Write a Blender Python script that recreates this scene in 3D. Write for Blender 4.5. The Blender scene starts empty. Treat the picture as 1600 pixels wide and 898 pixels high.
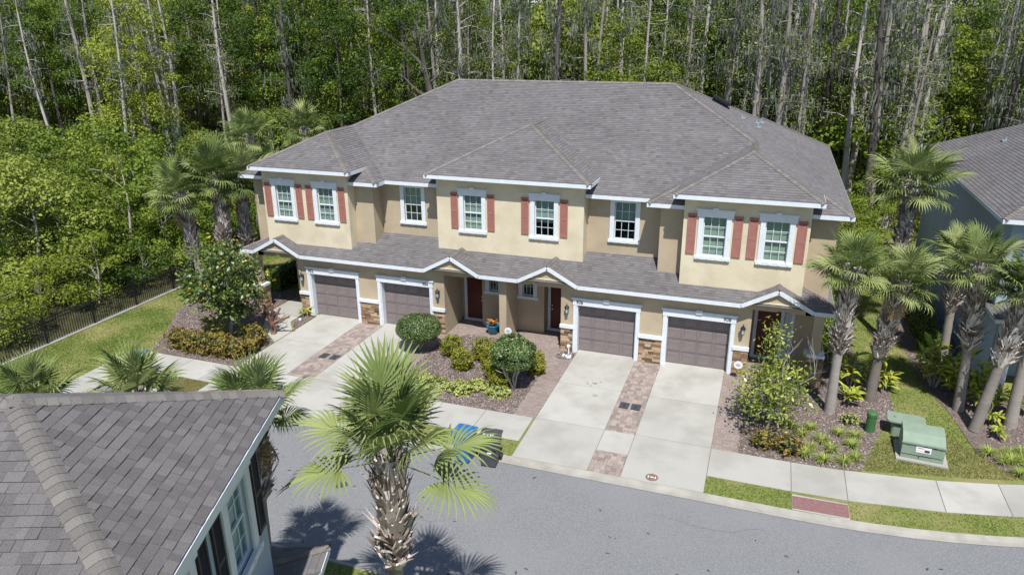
import bpy, math, random
import numpy as np
from mathutils import Vector, Matrix
C=bpy.data.collections.new('scene'); bpy.context.scene.collection.children.link(C)
S=bpy.context.scene; rad=math.radians; PI=math.pi
random.seed(7); RNG=np.random.default_rng(7)

# ---------------------------------------------------------------- camera, sky, sun
cd=bpy.data.cameras.new('camera'); cam=bpy.data.objects.new('camera',cd); C.objects.link(cam)
CAM=Vector((6.753,-26.8927,12.8449))
yaw,pitch,roll=rad(19.6188),rad(19.8201),rad(-0.4150)
f=Vector((-math.sin(yaw)*math.cos(pitch),math.cos(yaw)*math.cos(pitch),-math.sin(pitch)))
r=Vector((math.cos(yaw),math.sin(yaw),0)); u=r.cross(f)
r2=r*math.cos(roll)+u*math.sin(roll); u2=u*math.cos(roll)-r*math.sin(roll)
cam.matrix_world=Matrix.Translation(CAM)@Matrix((r2,u2,-f)).transposed().to_4x4()
cd.sensor_width=36; cd.lens=1128.73/1600*36; cd.clip_end=2000; cd.clip_start=.1
S.camera=cam
W=bpy.data.worlds.new('World'); S.world=W; W.use_nodes=True
nt=W.node_tree; bg=nt.nodes['Background']; sk=nt.nodes.new('ShaderNodeTexSky')
sk.sky_type='NISHITA'; sk.sun_disc=False; sk.sun_elevation=rad(59.4); sk.sun_rotation=rad(159)
sk.air_density=1.0; sk.dust_density=.5; sk.ozone_density=3.0
nt.links.new(sk.outputs[0],bg.inputs[0]); bg.inputs[1].default_value=.098
sl=bpy.data.lights.new('sun','SUN'); sl.energy=5.0; sl.angle=rad(.53); sl.color=(1,.975,.93)
so=bpy.data.objects.new('sun',sl); C.objects.link(so)
SD=Vector((.185,-.475,.861)).normalized(); so.rotation_euler=SD.to_track_quat('Z','Y').to_euler(); so.location=SD*80
S.view_settings.view_transform='Standard'; S.view_settings.look='None'; S.view_settings.exposure=0.27; S.view_settings.gamma=1

# ---------------------------------------------------------------- materials
MATS={}
def mat(name,c1,c2=None,scale=4,rough=.8,bump=0,bscale=None,coord='Object',island=False,objrand=False,c3=None,
        trans=0,spec=.3,stretch=None,detail=4,metal=0,nz=.7,iz=1,avg=0,big=None,bigs=.25):
    m=bpy.data.materials.new(name); MATS[name]=m; m.use_nodes=True; n=m.node_tree.nodes; L=m.node_tree.links
    b=n['Principled BSDF']; b.inputs['Roughness'].default_value=rough; b.inputs['Specular IOR Level'].default_value=spec
    b.inputs['Metallic'].default_value=metal
    tc=n.new('ShaderNodeTexCoord'); vec=tc.outputs[coord]
    if stretch:
        mp=n.new('ShaderNodeMapping'); mp.inputs['Scale'].default_value=stretch; L.new(vec,mp.inputs[0]); vec=mp.outputs[0]
    col=None
    if c2 is None: b.inputs['Base Color'].default_value=(*c1,1)
    else:
        rp=n.new('ShaderNodeValToRGB'); e=rp.color_ramp.elements
        e[0].color=(*c1,1); e[1].color=(*c2,1)
        if c3: x=e.new(.5); x.color=(*c3,1)
        ns=n.new('ShaderNodeTexNoise'); ns.inputs['Scale'].default_value=scale; ns.inputs['Detail'].default_value=detail; L.new(vec,ns.inputs['Vector'])
        if island or objrand:
            src=[]
            if island: g=n.new('ShaderNodeNewGeometry'); src.append(g.outputs['Random Per Island'])
            if objrand: oi=n.new('ShaderNodeObjectInfo'); src.append(oi.outputs['Random'])
            if len(src)==2 and avg:
                a=n.new('ShaderNodeMath'); a.operation='MULTIPLY'; L.new(src[0],a.inputs[0]); a.inputs[1].default_value=1-avg
                q=n.new('ShaderNodeMath'); q.operation='MULTIPLY_ADD'; L.new(src[1],q.inputs[0]); q.inputs[1].default_value=avg; L.new(a.outputs[0],q.inputs[2]); s0=q.outputs[0]
            elif len(src)==2:
                a=n.new('ShaderNodeMath'); a.operation='ADD'; L.new(src[0],a.inputs[0]); L.new(src[1],a.inputs[1])
                q=n.new('ShaderNodeMath'); q.operation='FRACT'; L.new(a.outputs[0],q.inputs[0]); s0=q.outputs[0]
            else: s0=src[0]
            mx=n.new('ShaderNodeMath'); mx.operation='MULTIPLY_ADD'; L.new(ns.outputs[0],mx.inputs[0]); mx.inputs[1].default_value=nz
            sc_=n.new('ShaderNodeMath'); sc_.operation='MULTIPLY'; L.new(s0,sc_.inputs[0]); sc_.inputs[1].default_value=iz; L.new(sc_.outputs[0],mx.inputs[2]); sb=n.new('ShaderNodeMath'); sb.operation='SUBTRACT'; L.new(mx.outputs[0],sb.inputs[0]); sb.inputs[1].default_value=nz/2+(iz-1)/2
            L.new(sb.outputs[0],rp.inputs[0])
        else:
            e[0].position=.3; e[-1].position=.7
            if c3: e[1].position=.5
            L.new(ns.outputs[0],rp.inputs[0])
        col=rp.outputs[0]
        if big:
            nb=n.new('ShaderNodeTexNoise'); nb.inputs['Scale'].default_value=bigs; nb.inputs['Detail'].default_value=5; nb.inputs['Roughness'].default_value=.6; L.new(tc.outputs['Object'],nb.inputs['Vector'])
            r2_=n.new('ShaderNodeValToRGB'); r2_.color_ramp.elements[0].position=.45; r2_.color_ramp.elements[1].position=.65; L.new(nb.outputs[0],r2_.inputs[0])
            mm=n.new('ShaderNodeMix'); mm.data_type='RGBA'; L.new(r2_.outputs[0],mm.inputs[0]); L.new(col,mm.inputs[6]); mm.inputs[7].default_value=(*big,1); 
            fm=n.new('ShaderNodeMath'); fm.operation='MULTIPLY'; L.new(r2_.outputs[0],fm.inputs[0]); fm.inputs[1].default_value=.6; L.new(fm.outputs[0],mm.inputs[0]); col=mm.outputs[2]
        L.new(col,b.inputs['Base Color'])
    if bump:
        nb=n.new('ShaderNodeTexNoise'); nb.inputs['Scale'].default_value=bscale or scale*6; nb.inputs['Detail'].default_value=5; L.new(vec,nb.inputs['Vector'])
        bp=n.new('ShaderNodeBump'); bp.inputs['Strength'].default_value=bump; bp.inputs['Distance'].default_value=.01; L.new(nb.outputs[0],bp.inputs['Height']); L.new(bp.outputs[0],b.inputs['Normal'])
    if trans:
        tr=n.new('ShaderNodeBsdfTranslucent')
        if col: L.new(col,tr.inputs[0])
        else: tr.inputs[0].default_value=(*c1,1)
        mx=n.new('ShaderNodeMixShader'); mx.inputs[0].default_value=trans; L.new(b.outputs[0],mx.inputs[1]); L.new(tr.outputs[0],mx.inputs[2])
        L.new(mx.outputs[0],n['Material Output'].inputs[0])
    return m
def shingle_mat(name,cols):
    m=bpy.data.materials.new(name); m.use_nodes=True; n=m.node_tree.nodes; L=m.node_tree.links; b=n['Principled BSDF']
    b.inputs['Roughness'].default_value=.95; b.inputs['Specular IOR Level'].default_value=.1
    uv=n.new('ShaderNodeTexCoord').outputs['UV']
    # cell id: column (offset per row), row -> white noise
    sp=n.new('ShaderNodeSeparateXYZ'); L.new(uv,sp.inputs[0])
    def mth(op,a,bb=None):
        k=n.new('ShaderNodeMath'); k.operation=op
        for i,x in enumerate((a,bb)):
            if x is None: continue
            if isinstance(x,(int,float)): k.inputs[i].default_value=x
            else: L.new(x,k.inputs[i])
        return k.outputs[0]
    row=mth('FLOOR',mth('DIVIDE',sp.outputs[1],.1432))
    wn=n.new('ShaderNodeTexWhiteNoise'); wn.noise_dimensions='1D'; L.new(row,wn.inputs['W'])
    colm=mth('FLOOR',mth('ADD',mth('DIVIDE',sp.outputs[0],.21),mth('MULTIPLY',wn.outputs[0],7.0)))
    cb=n.new('ShaderNodeCombineXYZ'); L.new(colm,cb.inputs[0]); L.new(row,cb.inputs[1])
    w2=n.new('ShaderNodeTexWhiteNoise'); w2.noise_dimensions='2D'; L.new(cb.outputs[0],w2.inputs['Vector'])
    rp=n.new('ShaderNodeValToRGB'); e=rp.color_ramp.elements
    e[0].color=(*cols[0],1); e[1].color=(*cols[-1],1)
    for i,c in enumerate(cols[1:-1]): x=e.new((i+1)/(len(cols)-1)); x.color=(*c,1)
    L.new(w2.outputs[0],rp.inputs[0])
    ob=n.new('ShaderNodeTexCoord').outputs['Object']
    n1=n.new('ShaderNodeTexNoise'); n1.inputs['Scale'].default_value=.5; n1.inputs['Detail'].default_value=6; L.new(ob,n1.inputs['Vector'])
    n2=n.new('ShaderNodeTexNoise'); n2.inputs['Scale'].default_value=30; n2.inputs['Detail'].default_value=4; L.new(ob,n2.inputs['Vector'])
    k=mth('MULTIPLY',mth('ADD',mth('MULTIPLY',n1.outputs[0],.45),.85),mth('ADD',mth('MULTIPLY',n2.outputs[0],.6),.7))
    vm=n.new('ShaderNodeVectorMath'); vm.operation='SCALE'; L.new(rp.outputs[0],vm.inputs[0]); L.new(k,vm.inputs['Scale'])
    L.new(vm.outputs[0],b.inputs['Base Color'])
    bp=n.new('ShaderNodeBump'); bp.inputs['Strength'].default_value=.5; bp.inputs['Distance'].default_value=.01; L.new(n2.outputs[0],bp.inputs['Height']); L.new(bp.outputs[0],b.inputs['Normal'])
    return m
SHC=[(.112,.105,.106),(.146,.137,.138),(.128,.121,.125),(.166,.158,.158),(.138,.127,.125),(.154,.148,.152)]
m_sh=shingle_mat('asphalt_shingle',SHC)
m_shp=mat('shingle_tab',(.082,.077,.078),(.205,.190,.184),scale=75,rough=.95,bump=.8,bscale=110,island=True,objrand=True,c3=(.140,.130,.131),spec=.1,detail=6,nz=1.5,iz=.42)
m_cap=mat('ridge_cap',(.12,.11,.104),(.22,.203,.188),nz=1.3,iz=.6,scale=60,rough=.95,bump=.5,bscale=90,island=True,objrand=True,spec=.1)
m_capd=mat('ridge_cap_far',(.15,.137,.127),(.21,.192,.178),scale=20,rough=.95,bump=.5,island=True,spec=.1)
m_wallA=mat('cream_stucco',(.63,.56,.41),(.69,.615,.455),scale=1.3,rough=.9,bump=.6,bscale=30,detail=8,spec=.15,big=(.53,.455,.32),bigs=.9)
m_wallB=mat('tan_stucco',(.42,.35,.245),(.48,.40,.285),scale=1.3,rough=.9,bump=.6,bscale=30,detail=8,spec=.15,big=(.38,.30,.21),bigs=.9)
m_white=mat('white_trim',(.62,.66,.70),(.70,.74,.78),scale=5,rough=.6,bump=.05)
m_soff=mat('soffit',(.55,.52,.47),rough=.8)
m_shut=mat('red_shutter',(.34,.14,.115),(.38,.165,.135),scale=6,rough=.6)
m_shutd=mat('black_shutter',(.022,.020,.022),(.035,.033,.035),scale=6,rough=.5)
m_gar=mat('brown_garage',(.18,.150,.150),(.225,.19,.188),scale=2,rough=.6,bump=.05)
m_door=mat('mahogany_door',(.10,.028,.022),(.13,.036,.028),scale=3,rough=.45)
m_gray=mat('grey_stucco',(.34,.42,.49),(.38,.46,.53),scale=1.3,rough=.9,bump=.5,bscale=45,detail=8,spec=.15)
m_stone=mat('ledge_stone',(.10,.075,.06),(.55,.42,.29),scale=9,rough=.85,bump=.9,bscale=30,objrand=True,c3=(.34,.215,.125),spec=.2)
m_mort=mat('mortar',(.10,.085,.07),rough=1)
m_conc=mat('concrete',(.355,.345,.315),(.44,.428,.392),scale=1.1,rough=.9,bump=.25,bscale=70,detail=9,objrand=True,spec=.2,big=(.29,.275,.24),bigs=.6)
m_kerb=mat('kerb_concrete',(.27,.255,.22),(.37,.35,.31),scale=2,rough=.9,bump=.3,bscale=60,detail=8)
m_joint=mat('joint_dirt',(.15,.13,.11),(.21,.185,.16),scale=8,rough=1)
m_asph=mat('asphalt',(.15,.152,.157),(.245,.248,.253),scale=27,rough=.95,bump=.9,bscale=55,detail=10,spec=.15,big=(.225,.226,.229),bigs=.3)
m_pav=mat('paver',(.22,.178,.158),(.37,.305,.27),scale=3,rough=.9,bump=.4,bscale=60,island=True,c3=(.29,.238,.21),spec=.2)
m_pav2=mat('entry_paver',(.21,.168,.15),(.32,.262,.235),scale=.9,rough=.9,bump=.4,bscale=60,island=True,nz=1.2,iz=.6,c3=(.265,.212,.19),spec=.2)
m_ramp=mat('truncated_dome_mat',(.20,.105,.105),(.26,.14,.135),scale=10,rough=.8,bump=.9,bscale=45)
m_soil=mat('lawn_soil',(.11,.14,.032),(.20,.225,.06),scale=9,rough=1,bump=.9,bscale=40,detail=8,big=(.30,.245,.13),bigs=.55)
m_mulch=mat('mulch_ground',(.10,.075,.065),(.21,.165,.15),scale=16,rough=1,bump=1,bscale=45,detail=8)
m_chip=mat('mulch_chip',(.09,.065,.055),(.52,.45,.41),scale=3,rough=1,island=True,c3=(.20,.155,.138))
m_grass=mat('grass_blade',(.10,.155,.03),(.42,.42,.15),scale=.55,rough=.8,island=True,nz=2.0,iz=.45,c3=(.21,.28,.055),trans=.35)
m_grassdry=mat('dry_grass_blade',(.22,.19,.07),(.42,.35,.17),scale=1,rough=.9,island=True,c3=(.28,.27,.10),trans=.2)
m_forfl=mat('forest_floor',(.03,.033,.012),(.075,.07,.03),scale=2,rough=1,bump=1)
m_blk=mat('black_metal',(.015,.015,.016),rough=.45)
m_dkplastic=mat('dark_bin_plastic',(.05,.055,.065),(.07,.075,.085),scale=5,rough=.5,spec=.4)
m_blueplastic=mat('blue_plastic',(.012,.10,.30),(.02,.16,.42),scale=3,rough=.4,spec=.4)
m_greenbox=mat('utility_green',(.20,.265,.20),(.245,.31,.24),scale=3,rough=.6,bump=.05)
m_greencyl=mat('dark_utility_green',(.045,.13,.045),(.06,.16,.055),scale=3,rough=.6)
m_slot=mat('dark_slot',(.02,.02,.02),rough=.8)
m_pot=mat('blue_glazed_pot',(.01,.13,.24),(.02,.18,.31),scale=4,rough=.25,spec=.6)
m_print=mat('white_print',(.75,.76,.78),rough=.6)
m_dkprint=mat('dark_print',(.06,.06,.07),rough=.6)
m_redprint=mat('red_print',(.6,.12,.10),rough=.6)
m_frost=mat('frosted_glass',(.45,.55,.6),rough=.2,spec=.6)
m_brass=mat('satin_metal',(.6,.58,.52),rough=.3,metal=1)
m_blind=mat('window_blind',(.62,.66,.60),(.72,.76,.70),scale=2,rough=.7)
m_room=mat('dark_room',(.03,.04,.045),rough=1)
m_vent=mat('vent_metal',(.27,.32,.34),rough=.6)
# foliage
m_lf=[mat('leaf_green_%s'%k,a,b_,scale=.8,rough=.55,island=True,objrand=True,avg=.62,c3=c_,trans=.35,spec=.25) for k,a,b_,c_ in (
 ('fresh',(.065,.112,.014),(.31,.375,.055),(.17,.245,.030)),
 ('deep',(.035,.070,.012),(.22,.30,.045),(.10,.17,.024)),
 ('olive',(.085,.11,.022),(.38,.43,.09),(.20,.255,.042)),
 ('yellow',(.10,.15,.020),(.40,.45,.07),(.24,.30,.038)))]
m_bark=mat('grey_bark',(.22,.19,.17),(.52,.48,.45),scale=3,rough=.95,bump=1,bscale=14,stretch=(1,1,.12),objrand=True)
m_barkd=mat('dark_bark',(.05,.042,.038),(.13,.115,.105),scale=3,rough=.95,bump=1,bscale=14,stretch=(1,1,.15))
m_moss=mat('spanish_moss',(.10,.115,.09),(.29,.31,.26),scale=1,rough=1,island=True,trans=.3)
m_palm=mat('palm_frond',(.10,.145,.038),(.31,.345,.14),scale=1.5,rough=.6,objrand=True,c3=(.205,.255,.082),trans=.12,spec=.22,nz=.5)
m_palmdead=mat('dead_palm_frond',(.28,.19,.09),(.50,.38,.22),scale=2,rough=.8,island=True,trans=.15)
m_boot=mat('palm_boot',(.12,.09,.07),(.74,.68,.63),scale=5,rough=.95,island=True,objrand=True,c3=(.38,.325,.285),bump=.5)
m_ptrunk=mat('palm_trunk',(.17,.145,.125),(.36,.325,.295),scale=2.2,rough=.95,bump=1,bscale=9,stretch=(.6,.6,3.5),objrand=True)
m_mag=mat('magnolia_leaf',(.025,.055,.014),(.26,.30,.07),scale=1,rough=.42,island=True,c3=(.075,.13,.022),trans=.15,spec=.5)
m_magR=mat('young_magnolia_leaf',(.10,.15,.025),(.46,.46,.11),scale=1,rough=.3,island=True,c3=(.22,.285,.045),trans=.2,spec=.4)
m_topi=mat('clipped_leaf',(.035,.07,.018),(.26,.34,.12),scale=1,rough=.4,island=True,c3=(.09,.15,.035),trans=.15,spec=.5)
m_yel=mat('golden_shrub_leaf',(.14,.15,.015),(.42,.40,.05),scale=1,rough=.6,island=True,c3=(.25,.265,.025),trans=.2)
m_char=mat('chartreuse_leaf',(.24,.28,.06),(.55,.58,.20),scale=1,rough=.6,island=True,trans=.2)
m_crot=mat('croton_leaf',(.09,.11,.02),(.42,.25,.07),scale=1,rough=.5,island=True,c3=(.20,.17,.035),trans=.15)
m_lir=mat('liriope_blade',(.16,.24,.04),(.46,.50,.13),scale=1,rough=.5,island=True,trans=.25)
m_ging=mat('ginger_leaf',(.13,.20,.025),(.62,.58,.08),scale=1.5,rough=.4,objrand=True,c3=(.33,.38,.05),trans=.25,island=True)
m_hedge=mat('hedge_leaf',(.05,.10,.02),(.22,.30,.05),scale=1,rough=.5,island=True,c3=(.12,.19,.03),trans=.2)
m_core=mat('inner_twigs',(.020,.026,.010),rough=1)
m_redbark=mat('red_brown_bark',(.16,.075,.05),(.30,.16,.115),scale=4,rough=.9,bump=.6)
m_paleb=mat('pale_stem',(.34,.31,.28),(.50,.47,.44),scale=5,rough=.9)
def glass_mat():
    m=bpy.data.materials.new('window_glass'); m.use_nodes=True; n=m.node_tree.nodes; L=m.node_tree.links
    n.remove(n['Principled BSDF']); g=n.new('ShaderNodeBsdfGlossy'); g.inputs['Roughness'].default_value=.03; g.inputs[0].default_value=(.7,.9,.92,1)
    t=n.new('ShaderNodeBsdfTransparent'); t.inputs[0].default_value=(.80,.86,.84,1)
    fr=n.new('ShaderNodeLayerWeight'); fr.inputs[0].default_value=.35
    a=n.new('ShaderNodeMath'); a.operation='MULTIPLY_ADD'; L.new(fr.outputs[1],a.inputs[0]); a.inputs[1].default_value=.22; a.inputs[2].default_value=.03
    mx=n.new('ShaderNodeMixShader'); L.new(a.outputs[0],mx.inputs[0]); L.new(t.outputs[0],mx.inputs[1]); L.new(g.outputs[0],mx.inputs[2]); L.new(mx.outputs[0],n['Material Output'].inputs[0]); return m
m_glass=glass_mat()

# ---------------------------------------------------------------- helpers
def tag(o,label=None,cat=None,group=None,kind=None):
    if label: o['label']=label
    if cat: o['category']=cat
    if group: o['group']=group
    if kind: o['kind']=kind
    return o
def thing(name,label,cat,loc=(0,0,0),rz=0,group=None):
    o=bpy.data.objects.new(name,None); C.objects.link(o); o.location=loc; o.rotation_euler=(0,0,rz); o.empty_display_size=.3
    return tag(o,label,cat,group)
def link(name,me,parent=None,loc=None,rot=None,scale=None,kind=None,label=None):
    o=bpy.data.objects.new(name,me); C.objects.link(o)
    if parent: o.parent=parent
    if loc is not None: o.location=loc
    if rot is not None: o.rotation_euler=rot
    if scale is not None: o.scale=scale
    if kind: o['kind']=kind
    if label: o['label']=label
    return o
class MB:
    def __init__(s): s.v=[];s.f=[];s.uv=[]
    def face(s,pts,uv=None):
        i=len(s.v); s.v+= [tuple(p) for p in pts]; s.f.append(tuple(range(i,i+len(pts)))); s.uv+= (uv or [(0,0)]*len(pts)); return s
    def box(s,x0,x1,y0,y1,z0,z1):
        if x0>x1:x0,x1=x1,x0
        p=[(x0,y0,z0),(x1,y0,z0),(x1,y1,z0),(x0,y1,z0),(x0,y0,z1),(x1,y0,z1),(x1,y1,z1),(x0,y1,z1)]
        for q in ((0,3,2,1),(4,5,6,7),(0,1,5,4),(1,2,6,5),(2,3,7,6),(3,0,4,7)): s.face([p[k] for k in q])
        return s
    def prism(s,poly,z0,z1):
        n=len(poly); s.face([(x,y,z1) for x,y in poly])
        for i in range(n):
            a=poly[i];b=poly[(i+1)%n]; s.face([(a[0],a[1],z0),(b[0],b[1],z0),(b[0],b[1],z1),(a[0],a[1],z1)])
        return s
    def beam(s,p,q,w,h,up=(0,0,1)):
        p=Vector(p);q=Vector(q);d=(q-p).normalized();sd=d.cross(Vector(up)).normalized();uu=sd.cross(d)
        c=[]
        for e in (p,q): c+=[e-sd*w/2-uu*h/2,e+sd*w/2-uu*h/2,e+sd*w/2+uu*h/2,e-sd*w/2+uu*h/2]
        for k in ((0,1,2,3),(7,6,5,4),(0,4,5,1),(1,5,6,2),(2,6,7,3),(3,7,4,0)): s.face([c[i] for i in k])
        return s
    def tube(s,pts,rs,n=7,cap=True):
        pts=[Vector(p) for p in pts]; i0=len(s.v)
        for k,p in enumerate(pts):
            d=(pts[min(k+1,len(pts)-1)]-pts[max(k-1,0)]).normalized(); a=d.cross(Vector((0,1,0) if abs(d.y)<.9 else (1,0,0))).normalized(); b=d.cross(a)
            for j in range(n):
                t=2*PI*j/n; s.v.append(tuple(p+(a*math.cos(t)+b*math.sin(t))*rs[k]))
        for k in range(len(pts)-1):
            for j in range(n):
                s.f.append((i0+k*n+j,i0+k*n+(j+1)%n,i0+(k+1)*n+(j+1)%n,i0+(k+1)*n+j)); s.uv+=[(0,0)]*4
        if cap: s.f.append(tuple(i0+(len(pts)-1)*n+j for j in range(n))); s.uv+=[(0,0)]*n
        return s
    def lathe(s,prof,n=16,cx=0,cy=0):
        i0=len(s.v)
        for (rr,z) in prof:
            for j in range(n): t=2*PI*j/n; s.v.append((cx+rr*math.cos(t),cy+rr*math.sin(t),z))
        for k in range(len(prof)-1):
            for j in range(n): s.f.append((i0+k*n+j,i0+k*n+(j+1)%n,i0+(k+1)*n+(j+1)%n,i0+(k+1)*n+j)); s.uv+=[(0,0)]*4
        return s
    def mesh(s,name,m,smooth=False):
        me=bpy.data.meshes.new(name); me.from_pydata(s.v,[],s.f)
        ul=me.uv_layers.new(name='uv'); ul.data.foreach_set('uv',np.array(s.uv,dtype=np.float32).ravel())
        if m: me.materials.append(m)
        if smooth: me.polygons.foreach_set('use_smooth',[True]*len(me.polygons))
        me.update(); return me
    def build(s,name,m,parent=None,smooth=False,**k): return link(name,s.mesh(name,m,smooth),parent,**k)
def npmesh(name,V,nper,m,smooth=False):
    """V: (N*nper,3) separate polygons of nper vertices"""
    me=bpy.data.meshes.new(name); nv=len(V); nf=nv//nper
    me.vertices.add(nv); me.vertices.foreach_set('co',np.ascontiguousarray(V,dtype=np.float32).ravel())
    me.loops.add(nv); me.loops.foreach_set('vertex_index',np.arange(nv,dtype=np.int32))
    me.polygons.add(nf); me.polygons.foreach_set('loop_start',np.arange(0,nv,nper,dtype=np.int32)); 
    try: me.polygons.foreach_set('loop_total',np.full(nf,nper,dtype=np.int32))
    except Exception: pass
    me.materials.append(m); me.update(calc_edges=True); me.validate(); return me
def nrm(a): return a/np.maximum(np.linalg.norm(a,axis=1,keepdims=True),1e-9)
def leafV(P,size,up=.4,asp=.55,rng=RNG,bias=None):
    N=len(P); n=rng.normal(size=(N,3)); n[:,2]+=up*2
    if bias is not None: n+=bias
    n=nrm(n); t=nrm(np.cross(n,rng.normal(size=(N,3)))); b=np.cross(n,t)
    s=(size*(.6+.8*rng.random(N)))[:,None]
    return np.stack([P-t*s/2,P+b*s*asp/2-n*s*.06,P+t*s/2,P-b*s*asp/2-n*s*.06],1).reshape(-1,3)
def clip(poly,a,b,c):
    """keep a*x+b*y<=c"""
    out=[]; n=len(poly)
    for i in range(n):
        p=poly[i];q=poly[(i+1)%n]; dp=a*p[0]+b*p[1]-c; dq=a*q[0]+b*q[1]-c
        if dp<=0: out.append(p)
        if dp*dq<0: t=dp/(dp-dq); out.append((p[0]+(q[0]-p[0])*t,p[1]+(q[1]-p[1])*t))
    return out
EXP=.1432
def course_face(mb,pts,up3,lift=.014,exp=EXP):
    """shingle courses (sawtooth strips) over a planar convex polygon; up3 = horizontal direction in which it rises"""
    P=[Vector(p) for p in pts]; n=None
    for i in range(len(P)-2):
        n=(P[i+1]-P[0]).cross(P[i+2]-P[0])
        if n.length>1e-6: break
    n.normalize(); n=n if n.z>0 else -n
    h=Vector(up3); v=(h-n*h.dot(n)).normalized(); uu=v.cross(n)
    O=Vector((0,0,6.48)); 
    q=[((p-O).dot(uu),(p-O).dot(v)) for p in P]
    v0=min(a[1] for a in q); v1=max(a[1] for a in q); d=(P[0]-O).dot(n)
    k=math.floor(v0/exp+1e-6)
    while k*exp<v1-1e-6:
        a=k*exp; b=a+exp; pl=clip(clip(q,0,-1,-a),0,1,b)
        if len(pl)>2:
            def w(x,y): return O+uu*x+v*y+n*(d+lift*(b-y)/exp)
            mb.face([w(*p) for p in pl],[p for p in pl])
            lo=[p for p in pl if abs(p[1]-a)<1e-5]
            if len(lo)>=2:
                xs=[p[0] for p in lo]; x0,x1=min(xs),max(xs)
                mb.face([w(x0,a),w(x1,a),O+uu*x1+v*a+n*d,O+uu*x0+v*a+n*d][::-1],[(x0,a-.02),(x1,a-.02),(x1,a-.01),(x0,a-.01)][::-1])
        k+=1
def cap_strip(mb,P,Q,n1,n2,w=.145,lift=.03,step=.145):
    P=Vector(P);Q=Vector(Q);e=(Q-P).normalized(); n1=Vector(n1).normalized();n2=Vector(n2).normalized(); na=(n1+n2).normalized()
    s1=n1.cross(e); s2=n2.cross(e)
    if s1.dot(n2)>0: s1=-s1
    if s2.dot(n1)>0: s2=-s2
    L=(Q-P).length; k=int(L/step)+1; st=L/k
    for i in range(k):
        a=P+e*st*i; b=P+e*st*(i+1.25); l0=lift+.012; l1=lift-.004
        A=a+na*l0;B=b+na*l1
        A1=a+s1*w+n1*(l0-.012);B1=b+s1*w+n1*(l1-.012);A2=a+s2*w+n2*(l0-.012);B2=b+s2*w+n2*(l1-.012)
        i0=len(mb.v); mb.v+=[tuple(x) for x in (A,B,A1,B1,A2,B2,A-na*.016,A1-n1*.016,A2-n2*.016)]
        for f_ in ((i0,i0+1,i0+3,i0+2),(i0,i0+4,i0+5,i0+1),(i0,i0+2,i0+7,i0+6),(i0,i0+6,i0+8,i0+4)): mb.f.append(f_); mb.uv+=[(0,0)]*4
def dup(root,loc,rz=None,label=None,group=None,scale=None):
    r_=root.copy(); C.objects.link(r_); r_.location=loc
    if rz is not None: r_.rotation_euler=(0,0,rz)
    if scale: r_.scale=(scale,)*3 if not hasattr(scale,'__len__') else scale
    if label: r_['label']=label
    if group: r_['group']=group
    for ch in root.children:
        c=ch.copy(); C.objects.link(c); c.parent=r_
        for g in ch.children: d=g.copy(); C.objects.link(d); d.parent=c
    return r_
def text_mesh(s,size,m,depth=.008):
    cu=bpy.data.curves.new('t','FONT'); cu.body=s; cu.size=size; cu.extrude=depth; cu.align_x='CENTER'; cu.align_y='CENTER'
    o=bpy.data.objects.new('t',cu); C.objects.link(o); dg=bpy.context.evaluated_depsgraph_get(); me=bpy.data.meshes.new_from_object(o.evaluated_get(dg))
    bpy.data.objects.remove(o); me.materials.clear(); me.materials.append(m); return me
unitbox=MB().box(-.5,.5,-.5,.5,-.5,.5)
def stone_mesh(i,m):
    rr=random.Random(i); p=[]
    for z in (0,1):
        for (x,y) in ((0,0),(1,0),(1,1),(0,1)): p.append((x-.5+(rr.uniform(-.04,.04)),y-.5+(rr.uniform(-.12,.12) if y==0 else 0),z-.5+rr.uniform(-.07,.07)))
    mb=MB(); mb.v=p; mb.f=[(0,1,5,4),(1,2,6,5),(3,0,4,7),(4,5,6,7),(0,3,2,1)]; mb.uv=[(0,0)]*20
    return mb.mesh('stone',m)
STN=[stone_mesh(i,m_stone) for i in range(5)]
def stones(parent,x0,x1,yf,z0,z1,side=None,m=None):
    """rows of ledge stones on the plane y=yf (facing -y)"""
    back=MB().box(x0,x1,yf,yf+.05,z0,z1) if side is None else MB().box(side-.05,side,x0,x1,z0,z1)
    bk=back.build('stone_veneer',m_mort,parent)
    z=z0
    while z<z1-.02:
        h=random.uniform(.07,.125); h=min(h,z1-z)
        if z1-z-h<.05: h=z1-z
        x=x0
        while x<x1-.01:
            w=random.uniform(.14,.42); w=min(w,x1-x)
            if x1-x-w<.09: w=x1-x
            d=random.uniform(.03,.06)
            me=random.choice(STN)
            if side is None: link('stone',me,bk,(x+w/2,yf-d/2+.005,z+h/2),None,(w-.012,d,h-.010))
            else: link('stone',me,bk,(side+d/2-.005,x+w/2,z+h/2),(0,0,PI/2),(w-.012,d,h-.010))
            x+=w
        z+=h
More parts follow.
